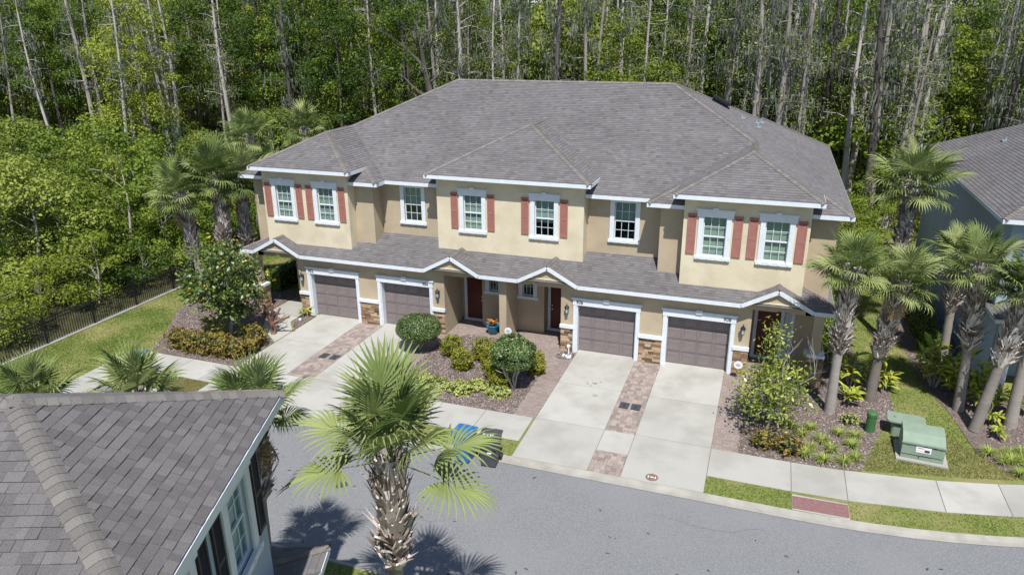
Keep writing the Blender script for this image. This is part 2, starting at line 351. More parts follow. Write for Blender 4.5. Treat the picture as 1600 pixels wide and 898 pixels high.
def wallseg(mb,p,q,z0,z1,holes=(),rev=.14):
    """vertical wall from p to q (outside to the right-hand side of p->q is -n); holes=(s0,s1,z0,z1) along it"""
    p=Vector((p[0],p[1],0));q=Vector((q[0],q[1],0));L=(q-p).length;d=(q-p)/L;nn=Vector((-d.y,d.x,0)) # inward
    ss=sorted({0,L,*[h[0] for h in holes],*[h[1] for h in holes]}); zs=sorted({z0,z1,*[h[2] for h in holes],*[h[3] for h in holes]})
    ss=[s_ for s_ in ss if 0<=s_<=L]; zs=[z for z in zs if z0<=z<=z1]
    W_=lambda s_,z,i=0: (p+d*s_+nn*i)[:2]+(z,) if False else tuple((p+d*s_+nn*i).to_2d())+(z,)
    for a,b in zip(ss,ss[1:]):
        for c,e in zip(zs,zs[1:]):
            if any(h[0]<=a+1e-6 and b<=h[1]+1e-6 and h[2]<=c+1e-6 and e<=h[3]+1e-6 for h in holes): continue
            mb.face([W_(a,c),W_(b,c),W_(b,e),W_(a,e)])
    for a,b,c,e in holes:
        mb.face([W_(a,c),W_(a,c,rev),W_(a,e,rev),W_(a,e)][::-1]); mb.face([W_(b,c),W_(b,c,rev),W_(b,e,rev),W_(b,e)])
        mb.face([W_(a,e),W_(b,e),W_(b,e,rev),W_(a,e,rev)]); mb.face([W_(a,c),W_(b,c),W_(b,c,rev),W_(a,c,rev)][::-1])

def split_build(mb,name,m,parent):
    par=list(range(len(mb.f)))
    def fd(i):
        while par[i]!=i: par[i]=par[par[i]]; i=par[i]
        return i
    seen={}
    for i,f_ in enumerate(mb.f):
        for k in f_:
            key=(round(mb.v[k][0],2),round(mb.v[k][1],2))
            if key in seen: par[fd(i)]=fd(seen[key])
            else: seen[key]=i
    grp={}
    for i in range(len(mb.f)): grp.setdefault(fd(i),[]).append(i)
    for g_ in grp.values():
        q=MB()
        for i in g_: q.face([mb.v[k] for k in mb.f[i]])
        q.build(name,m,parent)

# ---------------------------------------------------------------- windows and doors (local house coordinates, facing -y)
def window(root,xc,yf,style='bay',z0=4.60,z1=6.13,w=.83,blind=.97,loc=None):
    """glass opening x=xc+-w/2, z z0+.07..z1; returns hole in x,z"""
    a,b=xc-w/2,xc+w/2; t=MB()
    tw=.185
    t.box(a-tw,a,yf-.045,yf+.02,z0,z1); t.box(b,b+tw,yf-.045,yf+.02,z0,z1)
    if style=='bay':
        t.box(a-tw-.06,b+tw+.06,yf-.065,yf+.02,z1,z1+.25); t.box(a-tw-.11,b+tw+.11,yf-.10,yf+.02,z1+.25,z1+.30); t.box(xc-.1,xc+.1,yf-.12,yf+.02,z1+.24,z1+.36)
        t.box(a-tw-.05,b+tw+.05,yf-.09,yf+.02,z0-.12,z0)
        for k in range(4): xx=a-tw+.1+k*(w+2*tw-.2)/3; t.box(xx-.03,xx+.03,yf-.11,yf-.089,z0-.10,z0-.04)
    else:
        t.box(a-tw,b+tw,yf-.047,yf+.02,z1,z1+(.10 if style=='plain' else .16)); t.box(a-tw-.05,b+tw+.05,yf-.09,yf+.02,z0-.12,z0)
        if style=='plain':
            for k in range(4): xx=a-tw+.1+k*(w+2*tw-.2)/3; t.box(xx-.03,xx+.03,yf-.11,yf-.089,z0-.10,z0-.04)
    wn=t.build('window',m_white,root)
    yb=yf+.09; s=MB()
    e=.035
    s.box(a,a+e,yb-.03,yb+.03,z0,z1); s.box(b-e,b,yb-.03,yb+.03,z0,z1); s.box(a+e,b-e,yb-.03,yb+.03,z0,z0+.05); s.box(a+e,b-e,yb-.03,yb+.03,z1-e,z1)
    zm=(z0+z1)/2
    if z1-z0>1: s.box(a+e,b-e,yb-.035,yb+.025,zm-.025,zm+.025)
    s.build('sash',m_white,wn)
    g=MB(); nx=3; 
    for k in range(1,nx): xx=a+w*k/nx; g.box(xx-.009,xx+.009,yb-.012,yb+.002,z0+.05,z1-e)
    if z1-z0>1:
        for zz in ((z0+zm)/2,(z1+zm)/2): g.box(a+e,b-e,yb-.013,yb+.001,zz-.009,zz+.009)
    g.build('muntins',m_white,wn)
    if z1-z0>1:
        for k,(c,d) in enumerate(((z0+.05,zm-.025),(zm+.025,z1-e))): MB().box(a+e,b-e,yb+.003,yb+.008,c,d).build('pane',m_glass,wn)
    else: MB().box(a+e,b-e,yb+.003,yb+.008,z0+.05,z1-e).build('pane',m_glass,wn)
    bl=MB(); zt=z1; zb=z1-(z1-z0)*blind; z=zt-.02
    while z>zb: bl.face([(a,yb+.06,z-.016),(b,yb+.06,z-.016),(b,yb+.085,z+.012),(a,yb+.085,z+.012)]); z-=.034
    bl.build('blind',m_blind,wn,kind='stuff')
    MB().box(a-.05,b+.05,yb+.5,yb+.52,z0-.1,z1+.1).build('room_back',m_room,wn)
    return (a,b,z0,z1)
def shutter(root,x0,x1,yf,z0,z1,m=None,loc=None):
    m=m or m_shut; s=MB(); e=.045; zm=(z0+z1)/2-.02
    s.box(x0,x0+e,yf-.05,yf-.002,z0,z1); s.box(x1-e,x1,yf-.05,yf-.002,z0,z1)
    for a,b in ((z0,z0+.09),(zm-.035,zm+.035),(z1-.06,z1)): s.box(x0+e,x1-e,yf-.047,yf-.002,a,b)
    s.box(x0-.006,x1+.006,yf-.06,yf-.002,z1,z1+.02)
    o=s.build('shutter',m,root)
    l=MB()
    for a,b in ((z0+.09,zm-.035),(zm+.035,z1-.06)):
        z=a+.01
        while z<b-.02: l.face([(x0+e,yf-.046,z),(x1-e,yf-.046,z),(x1-e,yf-.015,z+.034),(x0+e,yf-.015,z+.034)]); z+=.036
    l.build('louvres',m,o,kind='stuff')
    return o
_gp=None
def garage_door(root,x0,m=None):
    global _gp
    m=m or m_gar; x1=x0+2.44; y=.27
    d=MB().box(x0,x1,y,y+.04,0.0,2.13).build('garage_door',m,root)
    if _gp is None:
        g=MB(); w,h=.52,.40
        p0=[(-w/2,0,-h/2),(w/2,0,-h/2),(w/2,0,h/2),(-w/2,0,h/2)]; q=lambda k,yy:[(x*(1-k),yy,z*(1-k*1.2)) for x,_,z in p0]
        r0,r1,r2_,r3=q(0,0),q(0,-.014),q(.09,-.002),q(.18,-.014)
        for A,B in ((r0,r1),(r1,r2_),(r2_,r3)):
            for k in range(4): g.face([A[k],A[(k+1)%4],B[(k+1)%4],B[k]])
        g.face(r3); _gp=g
    me=_gp.mesh('door_panel',m)
    for i in range(4):
        for j in range(4): link('door_panel',me,d,(x0+.305+i*.61,y-.0005,.27+j*.532))
    sm=MB()
    for j in range(1,4): sm.box(x0,x1,y-.003,y+.001,.532*j-.006,.532*j+.006)
    sm.build('section_joint',m_slot,d)
    return d
def garage_trim(root,x0):
    x1=x0+2.44; t=MB()
    t.box(x0-.15,x0,-.05,.02,.0,2.13)
    t.box(x1,x1+.15,-.05,.02,.0,2.13)
    t.box(x0,x0+.03,.0,.268,.0,2.12); t.box(x1-.03,x1,.0,.268,.0,2.12); t.box(x0,x1,.021,.268,2.12,2.16)
    t.box(x0-.17,x1+.17,-.06,.02,2.13,2.39); t.box(x0-.22,x1+.22,-.10,.02,2.39,2.45); t.box((x0+x1)/2-.12,(x0+x1)/2+.12,-.12,.02,2.36,2.50)
    t.build('garage_trim',m_white,root)
def lamp(root,x,z=1.93,y=-.0):
    b=MB(); b.box(x-.045,x+.045,y-.03,y,z-.08,z+.10); b.beam((x,y-.03,z+.02),(x,y-.14,z+.02),.02,.02)
    b.lathe([(.005,z+.27),(.02,z+.20),(.03,z+.19),(.10,z+.09),(.105,z+.06),(.075,z+.05)],8,x,y-.15); b.lathe([(.055,z-.16),(.06,z-.17),(.015,z-.20),(.0,z-.22)],8,x,y-.15)
    for k in range(4): t=PI/4+k*PI/2; b.beam((x+.06*math.cos(t),y-.15+.06*math.sin(t),z-.16),(x+.08*math.cos(t),y-.15+.08*math.sin(t),z+.05),.012,.012)
    o=b.build('wall_lantern',m_blk,root)
    MB().lathe([(.05,z-.155),(.07,z+.045)],8,x,y-.15).build('lamp_glass',m_frost,o)
def entry_door(root,x0,x1,y,side=False,knob=1):
    t=MB(); t.box(x0-.13,x0,y-.05,y+.02,.09,2.08); t.box(x1,x1+.13,y-.05,y+.02,.09,2.08); t.box(x0-.13,x1+.13,y-.052,y+.02,2.08,2.22); t.box(x0-.15,x1+.15,y-.10,y+.02,0,.09)
    t.build('door_frame',m_white,root)
    d=MB().box(x0,x1,y-.01,y+.03,.09,2.08); w=x1-x0
    dr=d.build('front_door',m_door,root)
    p=MB()
    for i in range(2):
        xa=x0+w*(.12+.42*i); xb=xa+w*.34
        for a,b in ((.22,.72),(.82,1.42),(1.52,1.98)): p.box(xa,xb,y-.022,y-.008,a,b)
    p.build('raised_panel',m_door,dr)
    k=MB(); kx=x0+w*(.9 if knob>0 else .1)
    for z in (1.02,1.22,1.38): k.lathe([(.0,0),(.03,.01),(.03,.03),(0,.04)],8)
    h=MB()
    for z in (1.02,1.2): h.box(kx-.025,kx+.025,y-.07,y-.01,z-.025,z+.03)
    h.build('handle',m_brass,dr)

# ---------------------------------------------------------------- the townhouse (all local; mirrored about x=-3.33)
E0=6.48; XM=-3.33
def mx(x): return 2*XM-x
def zpl(xe,x): return E0+.5*abs(x-xe)
def townhouse(root,wa,wb,sh_m,full=True,left=True,right=True,stone=True,fine_bay=None):
    """full: whole row; otherwise only the end asked for"""
    roof=MB(); fas=MB(); sof=MB(); cap=MB()
    UP={'f':(0,1,0),'b':(0,-1,0),'r':(-1,0,0),'l':(1,0,0)}
    def F(pts,d): course_face(roof,pts,UP[d])
    nf=Vector((0,-.5,1));nb=Vector((0,.5,1));nr=Vector((.5,0,1));nl=Vector((-.5,0,1))
    ends=[]
    if right: ends.append(1)
    if left: ends.append(-1)
    for sgn in ends:
        X=(lambda x:x) if sgn==1 else mx
        rr,ll=('r','l') if sgn==1 else ('l','r'); NR,NL=(nr,nl) if sgn==1 else (nl,nr)
        def P(*p): return [(X(a),b,c) for a,b,c in p]
        # inner side plane of the end block
        F(P((2.56,.4,6.48),(3.60,1.44,7.0),(6.2,4.04,8.3),(6.2,4.81,8.3),(2.56,1.17,6.48)),ll)
        if fine_bay!=sgn: F(P((3.60,-.15,7.0),(6.2,2.45,8.3),(6.2,4.04,8.3),(3.60,1.44,7.0)),ll)
        F(P((2.56,.4,6.48),(3.97,.4,6.48),(3.97,1.81,7.185)),'f')
        F(P((8.45,.4,6.48),(9.84,.4,6.48),(8.45,1.79,7.175)),'f')
        if fine_bay!=sgn: F(P((3.60,-.15,7.0),(8.80,-.15,7.0),(6.2,2.45,8.3)),'f')
        F(P((8.80,-.15,7.0),(8.80,1.44,7.0),(6.2,4.04,8.3),(6.2,2.45,8.3)),rr)
        F(P((9.84,.4,6.48),(9.84,17.2,6.48),(6.2,13.56,8.3),(6.2,4.04,8.3)),rr)
        if full:
            F(P((6.2,4.81,8.3),(6.2,12.79,8.3),(2.21,8.8,10.295)),rr)
            F(P((2.56,17.2,6.48),(9.84,17.2,6.48),(6.2,13.56,8.3)),'b'); F(P((2.56,16.43,6.48),(2.56,17.2,6.48),(6.2,13.56,8.3),(6.2,12.79,8.3)),ll)
        cs=[((3.6,-.15,7.0),(6.2,2.45,8.3),nf,NL),((8.8,-.15,7.0),(6.2,2.45,8.3),nf,NR),((6.2,2.45,8.3),(6.2,4.81,8.3),NL,NR),((2.56,.4,6.48),(3.6,1.44,7.0),nf,NL),((9.84,.4,6.48),(8.8,1.44,7.0),nf,NR)]
        if full: cs+=[((6.2,4.81,8.3),(2.21,8.8,10.295),nf,NR),((6.2,12.79,8.3),(2.21,8.8,10.295),nb,NR),((9.84,17.2,6.48),(6.2,13.56,8.3),nb,NR),((6.2,12.79,8.3),(6.2,13.56,8.3),NL,NR)]
        for a,b,n1,n2 in cs:
            if fine_bay==sgn and b==(6.2,2.45,8.3): continue
            a,b=P(a,b); cap_strip(cap,a,b,n1,n2)
        # fascia
        def fx(x0,x1,y,z): fas.box(X(x0),X(x1),y,y+.035,z-.165,z-.012)
        def fy(x,y0,y1,z): fas.box(X(x)-.017,X(x)+.017,y0,y1,z-.165,z-.012)
        fx(3.58,8.82,-.17,7.0); fy(3.60,-.135,1.45,7.0); fy(8.80,-.135,1.45,7.0)
        fx(2.54,3.97,.38,6.48); fx(8.45,9.86,.38,6.48); fy(2.56,.415,1.17,6.48); fy(9.84,.415,17.2,6.48)
        sof.box(X(3.62),X(8.78),-.13,1.6,6.825,6.84); sof.box(X(2.58),X(3.95),.42,1.9,6.315,6.33); sof.box(X(8.47),X(9.82),.42,17.1,6.315,6.33)
    if full:
        F([(mx(2.56),1.17,E0),(2.56,1.17,E0),(6.2,4.81,8.3),(2.21,8.8,10.295),(mx(2.21),8.8,10.295),(mx(6.2),4.81,8.3)],'f')
        F([(mx(2.56),16.43,E0),(2.56,16.43,E0),(6.2,12.79,8.3),(2.21,8.8,10.295),(mx(2.21),8.8,10.295),(mx(6.2),12.79,8.3)],'b')
        x0,x1=-6.94,.28
        F([(x0,.5,7),(x1,.5,7),(XM,4.11,8.805)],'f'); F([(x0,.5,7),(XM,4.11,8.805),(XM,5.82,8.805),(x0,2.21,7)],'l'); F([(x1,.5,7),(XM,4.11,8.805),(XM,5.82,8.805),(x1,2.21,7)],'r')
        for a,b,n1,n2 in (((x0,.5,7),(XM,4.11,8.805),nf,nl),((x1,.5,7),(XM,4.11,8.805),nf,nr),((XM,4.11,8.805),(XM,5.82,8.805),nl,nr),((mx(2.21),8.8,10.295),(2.21,8.8,10.295),nf,nb)): cap_strip(cap,a,b,n1,n2)
        fas.box(x0-.02,x1+.02,.48,.515,7-.165,7-.012); fas.box(x0-.017,x0+.017,.515,2.2,7-.165,7-.012); fas.box(x1-.017,x1+.017,.515,2.2,7-.165,7-.012)
        fas.box(mx(2.56)+.02,2.56-.02,1.15,1.185,E0-.165,E0-.012)
        sof.box(x0+.02,x1-.02,.52,2.3,6.825,6.84); sof.box(mx(2.55),2.55,1.19,2.0,6.315,6.33)
    # pent roof over the ground floor
    PE=3.1; ps=.4167
    def pz(y): return PE+ps*(y+.4)
    xL,xR=(mx(9.6) if left else 2.0),(9.6 if right else mx(2.0))
    yb=1.64; t=yb+.4; aL=xL+t if left else xL; aR=xR-t if right else xR
    F([(xL,-.4,PE),(xR,-.4,PE),(aR,yb,pz(yb)),(aL,yb,pz(yb))],'f')
    if right: F([(xR,-.4,PE),(xR,3.6,PE),(xR-t,3.6,pz(yb)),(xR-t,yb,pz(yb))],'r'); cap_strip(cap,(xR,-.4,PE),(xR-1.3,.9,pz(.9)),(0,-ps,1),(ps,0,1),w=.1); fas.box(xR-.017,xR+.017,-.38,3.6,PE-.16,PE-.01)
    if left: F([(xL,-.4,PE),(xL,3.6,PE),(xL+t,3.6,pz(yb)),(xL+t,yb,pz(yb))],'l'); cap_strip(cap,(xL,-.4,PE),(xL+1.3,.9,pz(.9)),(0,-ps,1),(-ps,0,1),w=.1); fas.box(xL-.017,xL+.017,-.38,3.6,PE-.16,PE-.01)
    gabs=[]
    if right: gabs.append((6.38,7.64,8.90))
    if full: gabs+=[(-2.46,-1.19,.08),(mx(.08),mx(-1.19),mx(-2.46))]
    if left: gabs.append((mx(8.90),mx(7.64),mx(6.38)))
    gabs.sort(); gw=MB(); band=MB(); gf=MB()
    GZ=3.76
    for a,m_,b in gabs:
        yv=-.4+(GZ-PE)/ps
        F([(a,-.42,PE),(m_,-.42,GZ),(m_,yv,GZ),(a,-.4,PE)],'l'); F([(b,-.42,PE),(m_,-.42,GZ),(m_,yv,GZ),(b,-.4,PE)],'r')
        cap_strip(cap,(m_,-.42,GZ),(m_,yv,GZ),(-.5,0,1),(.5,0,1),w=.10)
        for xx in (a,b): fas.beam((xx,-.425,PE-.085),(m_,-.425,GZ-.07),.035,.15,up=(0,0,1))
        gw.face([(a-.05,-.004,2.94),(b+.05,-.004,2.94),(b+.05,-.004,PE+.04),(m_,-.004,GZ-.04),(a-.05,-.004,PE+.04)])
        gf.face([(m_-.88,-.31,3.17),(m_+.88,-.31,3.17),(m_,-.31,GZ-.10)]); gf.face([(m_-.88,-.31,3.17),(m_+.88,-.31,3.17),(m_+.88,-.01,3.17),(m_-.88,-.01,3.17)])
        band.box(m_-.86,m_+.86,-.345,-.311,3.165,3.215)
        sl_=(GZ-PE)/(m_-a)
        sof.face([(a,-.4,PE-.14),(m_,-.4,GZ-.14),(m_,0,GZ-.14),(a,0,PE-.14)]); sof.face([(m_,-.4,GZ-.14),(b,-.4,PE-.14),(b,0,PE-.14),(m_,0,GZ-.14)])
    x=xL
    for a,m_,b in gabs+[(xR,0,xR)]:
        if a-x>.02: fas.box(x-(.02 if x==xL else 0),a+(.02 if a==xR else 0),-.42,-.385,PE-.165,PE-.012); sof.box(x,a,-.38,0,PE-.155,PE-.14)
        x=b
    split_build(gw,'gable_wall',wb,root); split_build(gf,'gable_front',wb,root); split_build(band,'gable_band',wa,root)
    rf=roof.build('roof',m_sh,root); cap.build('ridge_cap',m_capd,rf,kind='stuff'); fas.build('fascia',m_white,root); sof.build('soffit',m_soff,root)
    # upper walls
    A=MB();B=MB()
    def up(xc,w=.83): return (xc-w/2,xc+w/2)
    def wl(mb,p,q,z0,z1,wins=()):
        hs=[(a-p[0],b-p[0],c,d) for a,b,c,d in wins]; wallseg(mb,p,q,z0,z1,hs)
    def baywin(xc,y,bl=.97):
        h=window(root,xc,y,'bay',blind=bl)
        sh_=[(xc-1.0,xc-.68),(xc+.68,xc+1.0)]
        for a,b in sh_: shutter(root,a,b,y,4.66,6.20,sh_m)
        return h
    def rwin(xc): return window(root,xc,1.62,'plain',4.57,6.14,.86,blind=.55)
    if right:
        wl(A,(3.97,.3),(8.45,.3),3.2,6.83,[baywin(5.13,.3),baywin(7.34,.3)])
        A.face([(3.97,.85,3.2),(3.97,.3,3.2),(3.97,.3,6.83),(3.97,.85,6.83)]); wl(A,(8.45,.3),(8.45,.9),3.2,6.83)
        wl(B,(8.45,.85),(9.4,.85),2.9,6.32); wl(B,(9.4,.85),(9.4,16.3),2.9,6.32)
        wl(B,(3.03,.85),(3.97,.85),3.3,6.32); B.face([(3.03,1.62,3.2),(3.03,.85,3.2),(3.03,.85,6.32),(3.03,1.62,6.32)])
    if left:
        wl(A,(mx(8.45),.3),(mx(3.97),.3),3.2,6.83,[baywin(mx(7.34),.3),baywin(mx(5.13),.3)])
        wl(A,(mx(3.97),.3),(mx(3.97),.9),3.2,6.83); A.face([(mx(8.45),.9,3.2),(mx(8.45),.3,3.2),(mx(8.45),.3,6.83),(mx(8.45),.9,6.83)])
        wl(B,(mx(9.4),.85),(mx(8.45),.85),2.9,6.32); B.face([(mx(9.4),16.3,2.9),(mx(9.4),.85,2.9),(mx(9.4),.85,6.32),(mx(9.4),16.3,6.32)])
        wl(B,(mx(3.97),.85),(mx(3.03),.85),3.3,6.32); wl(B,(mx(3.03),.85),(mx(3.03),1.62),3.2,6.32)
    if full:
        wl(B,(mx(3.03),1.62),(-6.6,1.62),3.5,6.32,[rwin(-8.11)]); wl(B,(-.06,1.62),(3.03,1.62),3.5,6.32,[rwin(1.5)])
        wl(A,(-6.6,.95),(-.06,.95),3.4,6.83,[baywin(-4.93,.95),baywin(-1.73,.95,.62)])
        wl(A,(-.06,.95),(-.06,1.7),3.2,6.83); A.face([(-6.6,1.7,3.2),(-6.6,.95,3.2),(-6.6,.95,6.83),(-6.6,1.7,6.83)])
        wl(B,(9.4,16.3),(mx(9.4),16.3),0,6.32)
        wl(B,(9.4,2.0),(9.4,16.3),0,2.9); B.face([(mx(9.4),16.3,0),(mx(9.4),4.5,0),(mx(9.4),4.5,2.9),(mx(9.4),16.3,2.9)])
    # ground floor
    zt=2.95
    def grd(x0,x1,gx): wl(B,(x0,0),(x1,0),0,zt,[(g,g+2.44,-.01,2.13) for g in gx])
    def fin(x,y0,y1,faces=+1):
        if faces>0: wl(B,(x,y0),(x,y1),0,zt)
        else: B.face([(x,y1,0),(x,y0,0),(x,y0,zt),(x,y1,zt)])
    def header(x0,x1):
        m_=(x0+x1)/2 if x1-x0<2.2 else (x0+x1)/2-.0; B.face([(x0,0,2.76),(m_-.22,0,2.76),(m_,0,2.90),(m_+.22,0,2.76),(x1,0,2.76),(x1,0,zt),(x0,0,zt)])
        B.face([(x0,0,2.76),(x0,.3,2.76),(m_-.22,.3,2.76),(m_-.22,0,2.76)]); B.face([(m_+.22,0,2.76),(m_+.22,.3,2.76),(x1,.3,2.76),(x1,0,2.76)])
        B.face([(x0,.3,2.76),(x1,.3,2.76),(x1,.3,zt),(x0,.3,zt)])
        A.face([(m_-.22,0,2.76),(m_-.22,.3,2.76),(m_,.3,2.9),(m_,0,2.9)]); A.face([(m_,0,2.9),(m_,.3,2.9),(m_+.22,.3,2.76),(m_+.22,0,2.76)])
    def pier(x0,x1):
        lg=MB().box(x0-.03,x1+.03,-.10,.02,1.06,1.20); lg.build('ledge',m_white,root)
        if stone: stones(root,x0,x1,-.005,0,1.06)
    if full:
        grd(-13.43,-5.97,[-12.81,-9.11]); grd(-.69,6.80,[0,3.65])
        for g in (-12.81,-9.11,0,3.65): garage_door(root,g); garage_trim(root,g)
        for a,b in ((-13.42,-12.96),(-10.22,-9.26),(-6.52,-5.98),(-.68,-.15),(2.59,3.50),(6.24,6.79)): pier(a,b)
        # entries B and C
        fin(-5.97,0,2.0); fin(-.69,0,2.0,-1)
        wl(B,(-3.42,0),(-3.10,0),0,zt); fin(-3.10,0,1.5); fin(-3.42,0,1.5,-1)
        header(-5.97,-3.42); header(-3.10,-.69)
        w1=window(root,-4.22,1.5,'small',1.70,2.24,.44,blind=.4); w2=window(root,-2.62,1.5,'small',1.66,2.26,.50,blind=.4)
        wl(B,(-4.80,1.5),(-3.42,1.5),0,zt,[w1]); wl(B,(-3.10,1.5),(-1.87,1.5),0,zt,[w2])
        wl(B,(-5.97,2.0),(-4.8,2.0),0,zt); wl(B,(-1.87,2.0),(-.69,2.0),0,zt)
        fin(-4.8,1.5,2.0,-1); fin(-1.87,1.5,2.0,+1)
        entry_door(root,-5.72,-4.90,1.97); entry_door(root,-1.70,-.86,1.97,knob=-1)
        sof.box if False else None
        MB().box(-5.96,-.70,.31,2.0,2.93,2.945).build('porch_ceiling',m_soff,root)
        MB().box(6.81,9.5,.31,2.0,2.93,2.945).build('porch_ceiling',m_soff,root)
        MB().box(mx(9.5),-13.44,.31,1.6,2.93,2.945).build('porch_ceiling',m_soff,root)
        # entry D
        fin(6.8,0,2.0); header(6.8,8.95); wl(B,(6.8,2.0),(9.4,2.0),0,zt)
        entry_door(root,7.02,7.90,1.97); 
        MB().box(8.06,8.30,1.95,1.97,.3,2.05).build('sidelight',m_frost,root); MB().box(8.30,8.42,1.92,1.99,.09,2.08).box(7.99,8.42,1.93,1.99,2.081,2.2).box(8.03,8.30,1.93,1.99,.09,.3).build('sidelight_frame',m_white,root)
        def column(x0,x1):
            B.box(x0+.12,x1-.12,0,.28,1.26,2.76); B.face([(x0-.2,0,2.76),(x1+.2,0,2.76),(x1+.2,0,zt),(x0-.2,0,zt)])
            MB().box(x0-.05,x1+.05,-.14,.42,1.16,1.27).build('pedestal_cap',m_white,root)
            MB().box(x0+.01,x1-.01,-.09,.36,0,1.16).build('pedestal',m_mort,root)
            stones(root,x0,x1,-.10,0,1.16); stones(root,-.09,.36,0,0,1.16,side=x1)
        column(8.85,9.45); column(mx(9.45),mx(8.85))
        # entry A: open to the side
        header(mx(8.95),-13.43); fin(-13.43,0,1.5,-1); wl(B,(-14.65,1.5),(-13.43,1.5),0,zt); wl(B,(mx(9.4),4.5),(-14.65,4.5),0,zt)
        B.face([(-14.65,4.5,0),(-14.65,1.5,0),(-14.65,1.5,zt),(-14.65,4.5,zt)])
        for x in (-13.21,-6.24,-.40,6.53): lamp(root,x)
        for s_,x in (('902',-12.72),('904',-6.85),('906',.12),('908',5.93)):
            me=text_mesh(s_,.19,m_dkprint); link('house_number',me,root,(x,-.068,2.26),(PI/2,0,0))
    elif right:
        wl(B,(2.0,0),(6.8,0),0,zt,[(3.65,6.09,-.01,2.13)]); garage_door(root,3.65); garage_trim(root,3.65)
        fin(6.8,0,2.0); header(6.8,8.95); wl(B,(6.8,2.0),(9.4,2.0),0,zt); wl(B,(9.4,2.0),(9.4,16.3),0,2.9); B.box(9.0,9.35,0,.28,0,2.76); wl(B,(2.0,1.62),(3.03,1.62),3.2,6.32)
    elif left:
        wl(B,(mx(6.8),0),(mx(2.0),0),0,zt,[(mx(6.09),mx(3.65),-.01,2.13)]); garage_door(root,mx(6.09)); garage_trim(root,mx(6.09))
        B.face([(mx(6.8),2,0),(mx(6.8),0,0),(mx(6.8),0,zt),(mx(6.8),2,zt)]); header(mx(8.95),mx(6.8)); wl(B,(mx(9.4),2.0),(mx(6.8),2.0),0,zt); B.box(mx(9.35),mx(9.0),0,.28,0,2.76)
        B.face([(mx(9.4),16.3,0),(mx(9.4),2,0),(mx(9.4),2,2.9),(mx(9.4),16.3,2.9)]); wl(B,(mx(3.03),1.62),(mx(2.0),1.62),3.2,6.32)
        wl(B,(mx(2.0),16.3),(mx(9.4),16.3),0,6.32)
    split_build(A,'bay_wall',wa,root); split_build(B,'wall',wb,root)
    return roof
main=thing('townhouse','long cream and tan two storey townhouse row with red shutters and four brown garage doors','townhouse')
townhouse(main,m_wallA,m_wallB,m_shut)
# roof vents on the right hand slope
def rz_(x): return E0+.5*(9.84-x)
v=MB()
sx=4.3; v.box(-.42,.42,-.3,.3,.04,.10)
vt=MB(); vt.face([(-.45,-.32,.10),(.45,-.32,.06),(.45,.32,.06),(-.45,.32,.10)]); 
o=MB().box(-.40,.40,-.28,.28,-.02,.14).box(-.46,.46,-.34,.34,.14,.24).build('roof_vent',m_blk,main,loc=(4.25,10.2,rz_(4.25)),rot=(0,math.atan(.5),0)); o['label']='black box vent on the right roof slope'
pv=MB().lathe([(.05,-.05),(.05,.16),(.03,.16)],8).box(-.16,.16,-.14,.14,-.05,.03)
pme=pv.mesh('vent_pipe',m_vent)
for x,y in ((5.35,9.5),(6.1,9.3),(6.0,10.4),(6.2,11.6)): link('vent_pipe',pme,main,(x,y,rz_(x) if x<9.8 else 0))

# neighbouring house at the right edge (its left end only)
nb_=thing('townhouse','grey-blue townhouse end behind the palm cluster at the right edge of the picture','townhouse',(31.15,1.28,0))
townhouse(nb_,m_gray,m_gray,m_shutd,full=False,left=True,right=False,stone=False)
# extra roof behind its end block so that its slope continues
rb=MB(); course_face(rb,[(mx(6.2),4.04,8.3),(mx(6.2),13.56,8.3),(mx(2.2),9.6,10.3),(mx(2.2),8.0,10.3)],(1,0,0)); course_face(rb,[(mx(2.56),1.17,6.48),(mx(6.2),4.81,8.3),(mx(2.2),8.8,10.3),(mx(2.0),8.8,10.3),(mx(2.0),1.17,6.48)],(0,1,0))
rb.build('upper_roof',m_sh,nb_)
link('vent_pipe',pme,nb_,(mx(7.4),11.6,E0+.5*(9.84-7.4)))
o=MB().box(mx(9.1),mx(8.8),-.1,.2,0,3.0).build('corner_post',m_white,nb_)

# foreground house (near left corner): right end, rotated
TH=rad(20.3); ud=Vector((math.cos(TH),math.sin(TH),0)); vd=Vector((-math.sin(TH),math.cos(TH),0))
Cw=Vector((-.67,-17.83,0)) # far eave corner of the bay
# local +x -> vd, local +y -> -ud
fr_rot=math.atan2(vd.y,vd.x)
loc_corner=Vector((8.80,-.15,0)); Rz=Matrix.Rotation(fr_rot,3,'Z')
fg_loc=Cw-(Rz@loc_corner)
fgh=thing('townhouse','shingled roof corner of a grey house with black shutters in the near left corner','townhouse',fg_loc,fr_rot)
townhouse(fgh,m_gray,m_gray,m_shutd,full=False,left=False,right=True,stone=False,fine_bay=1)
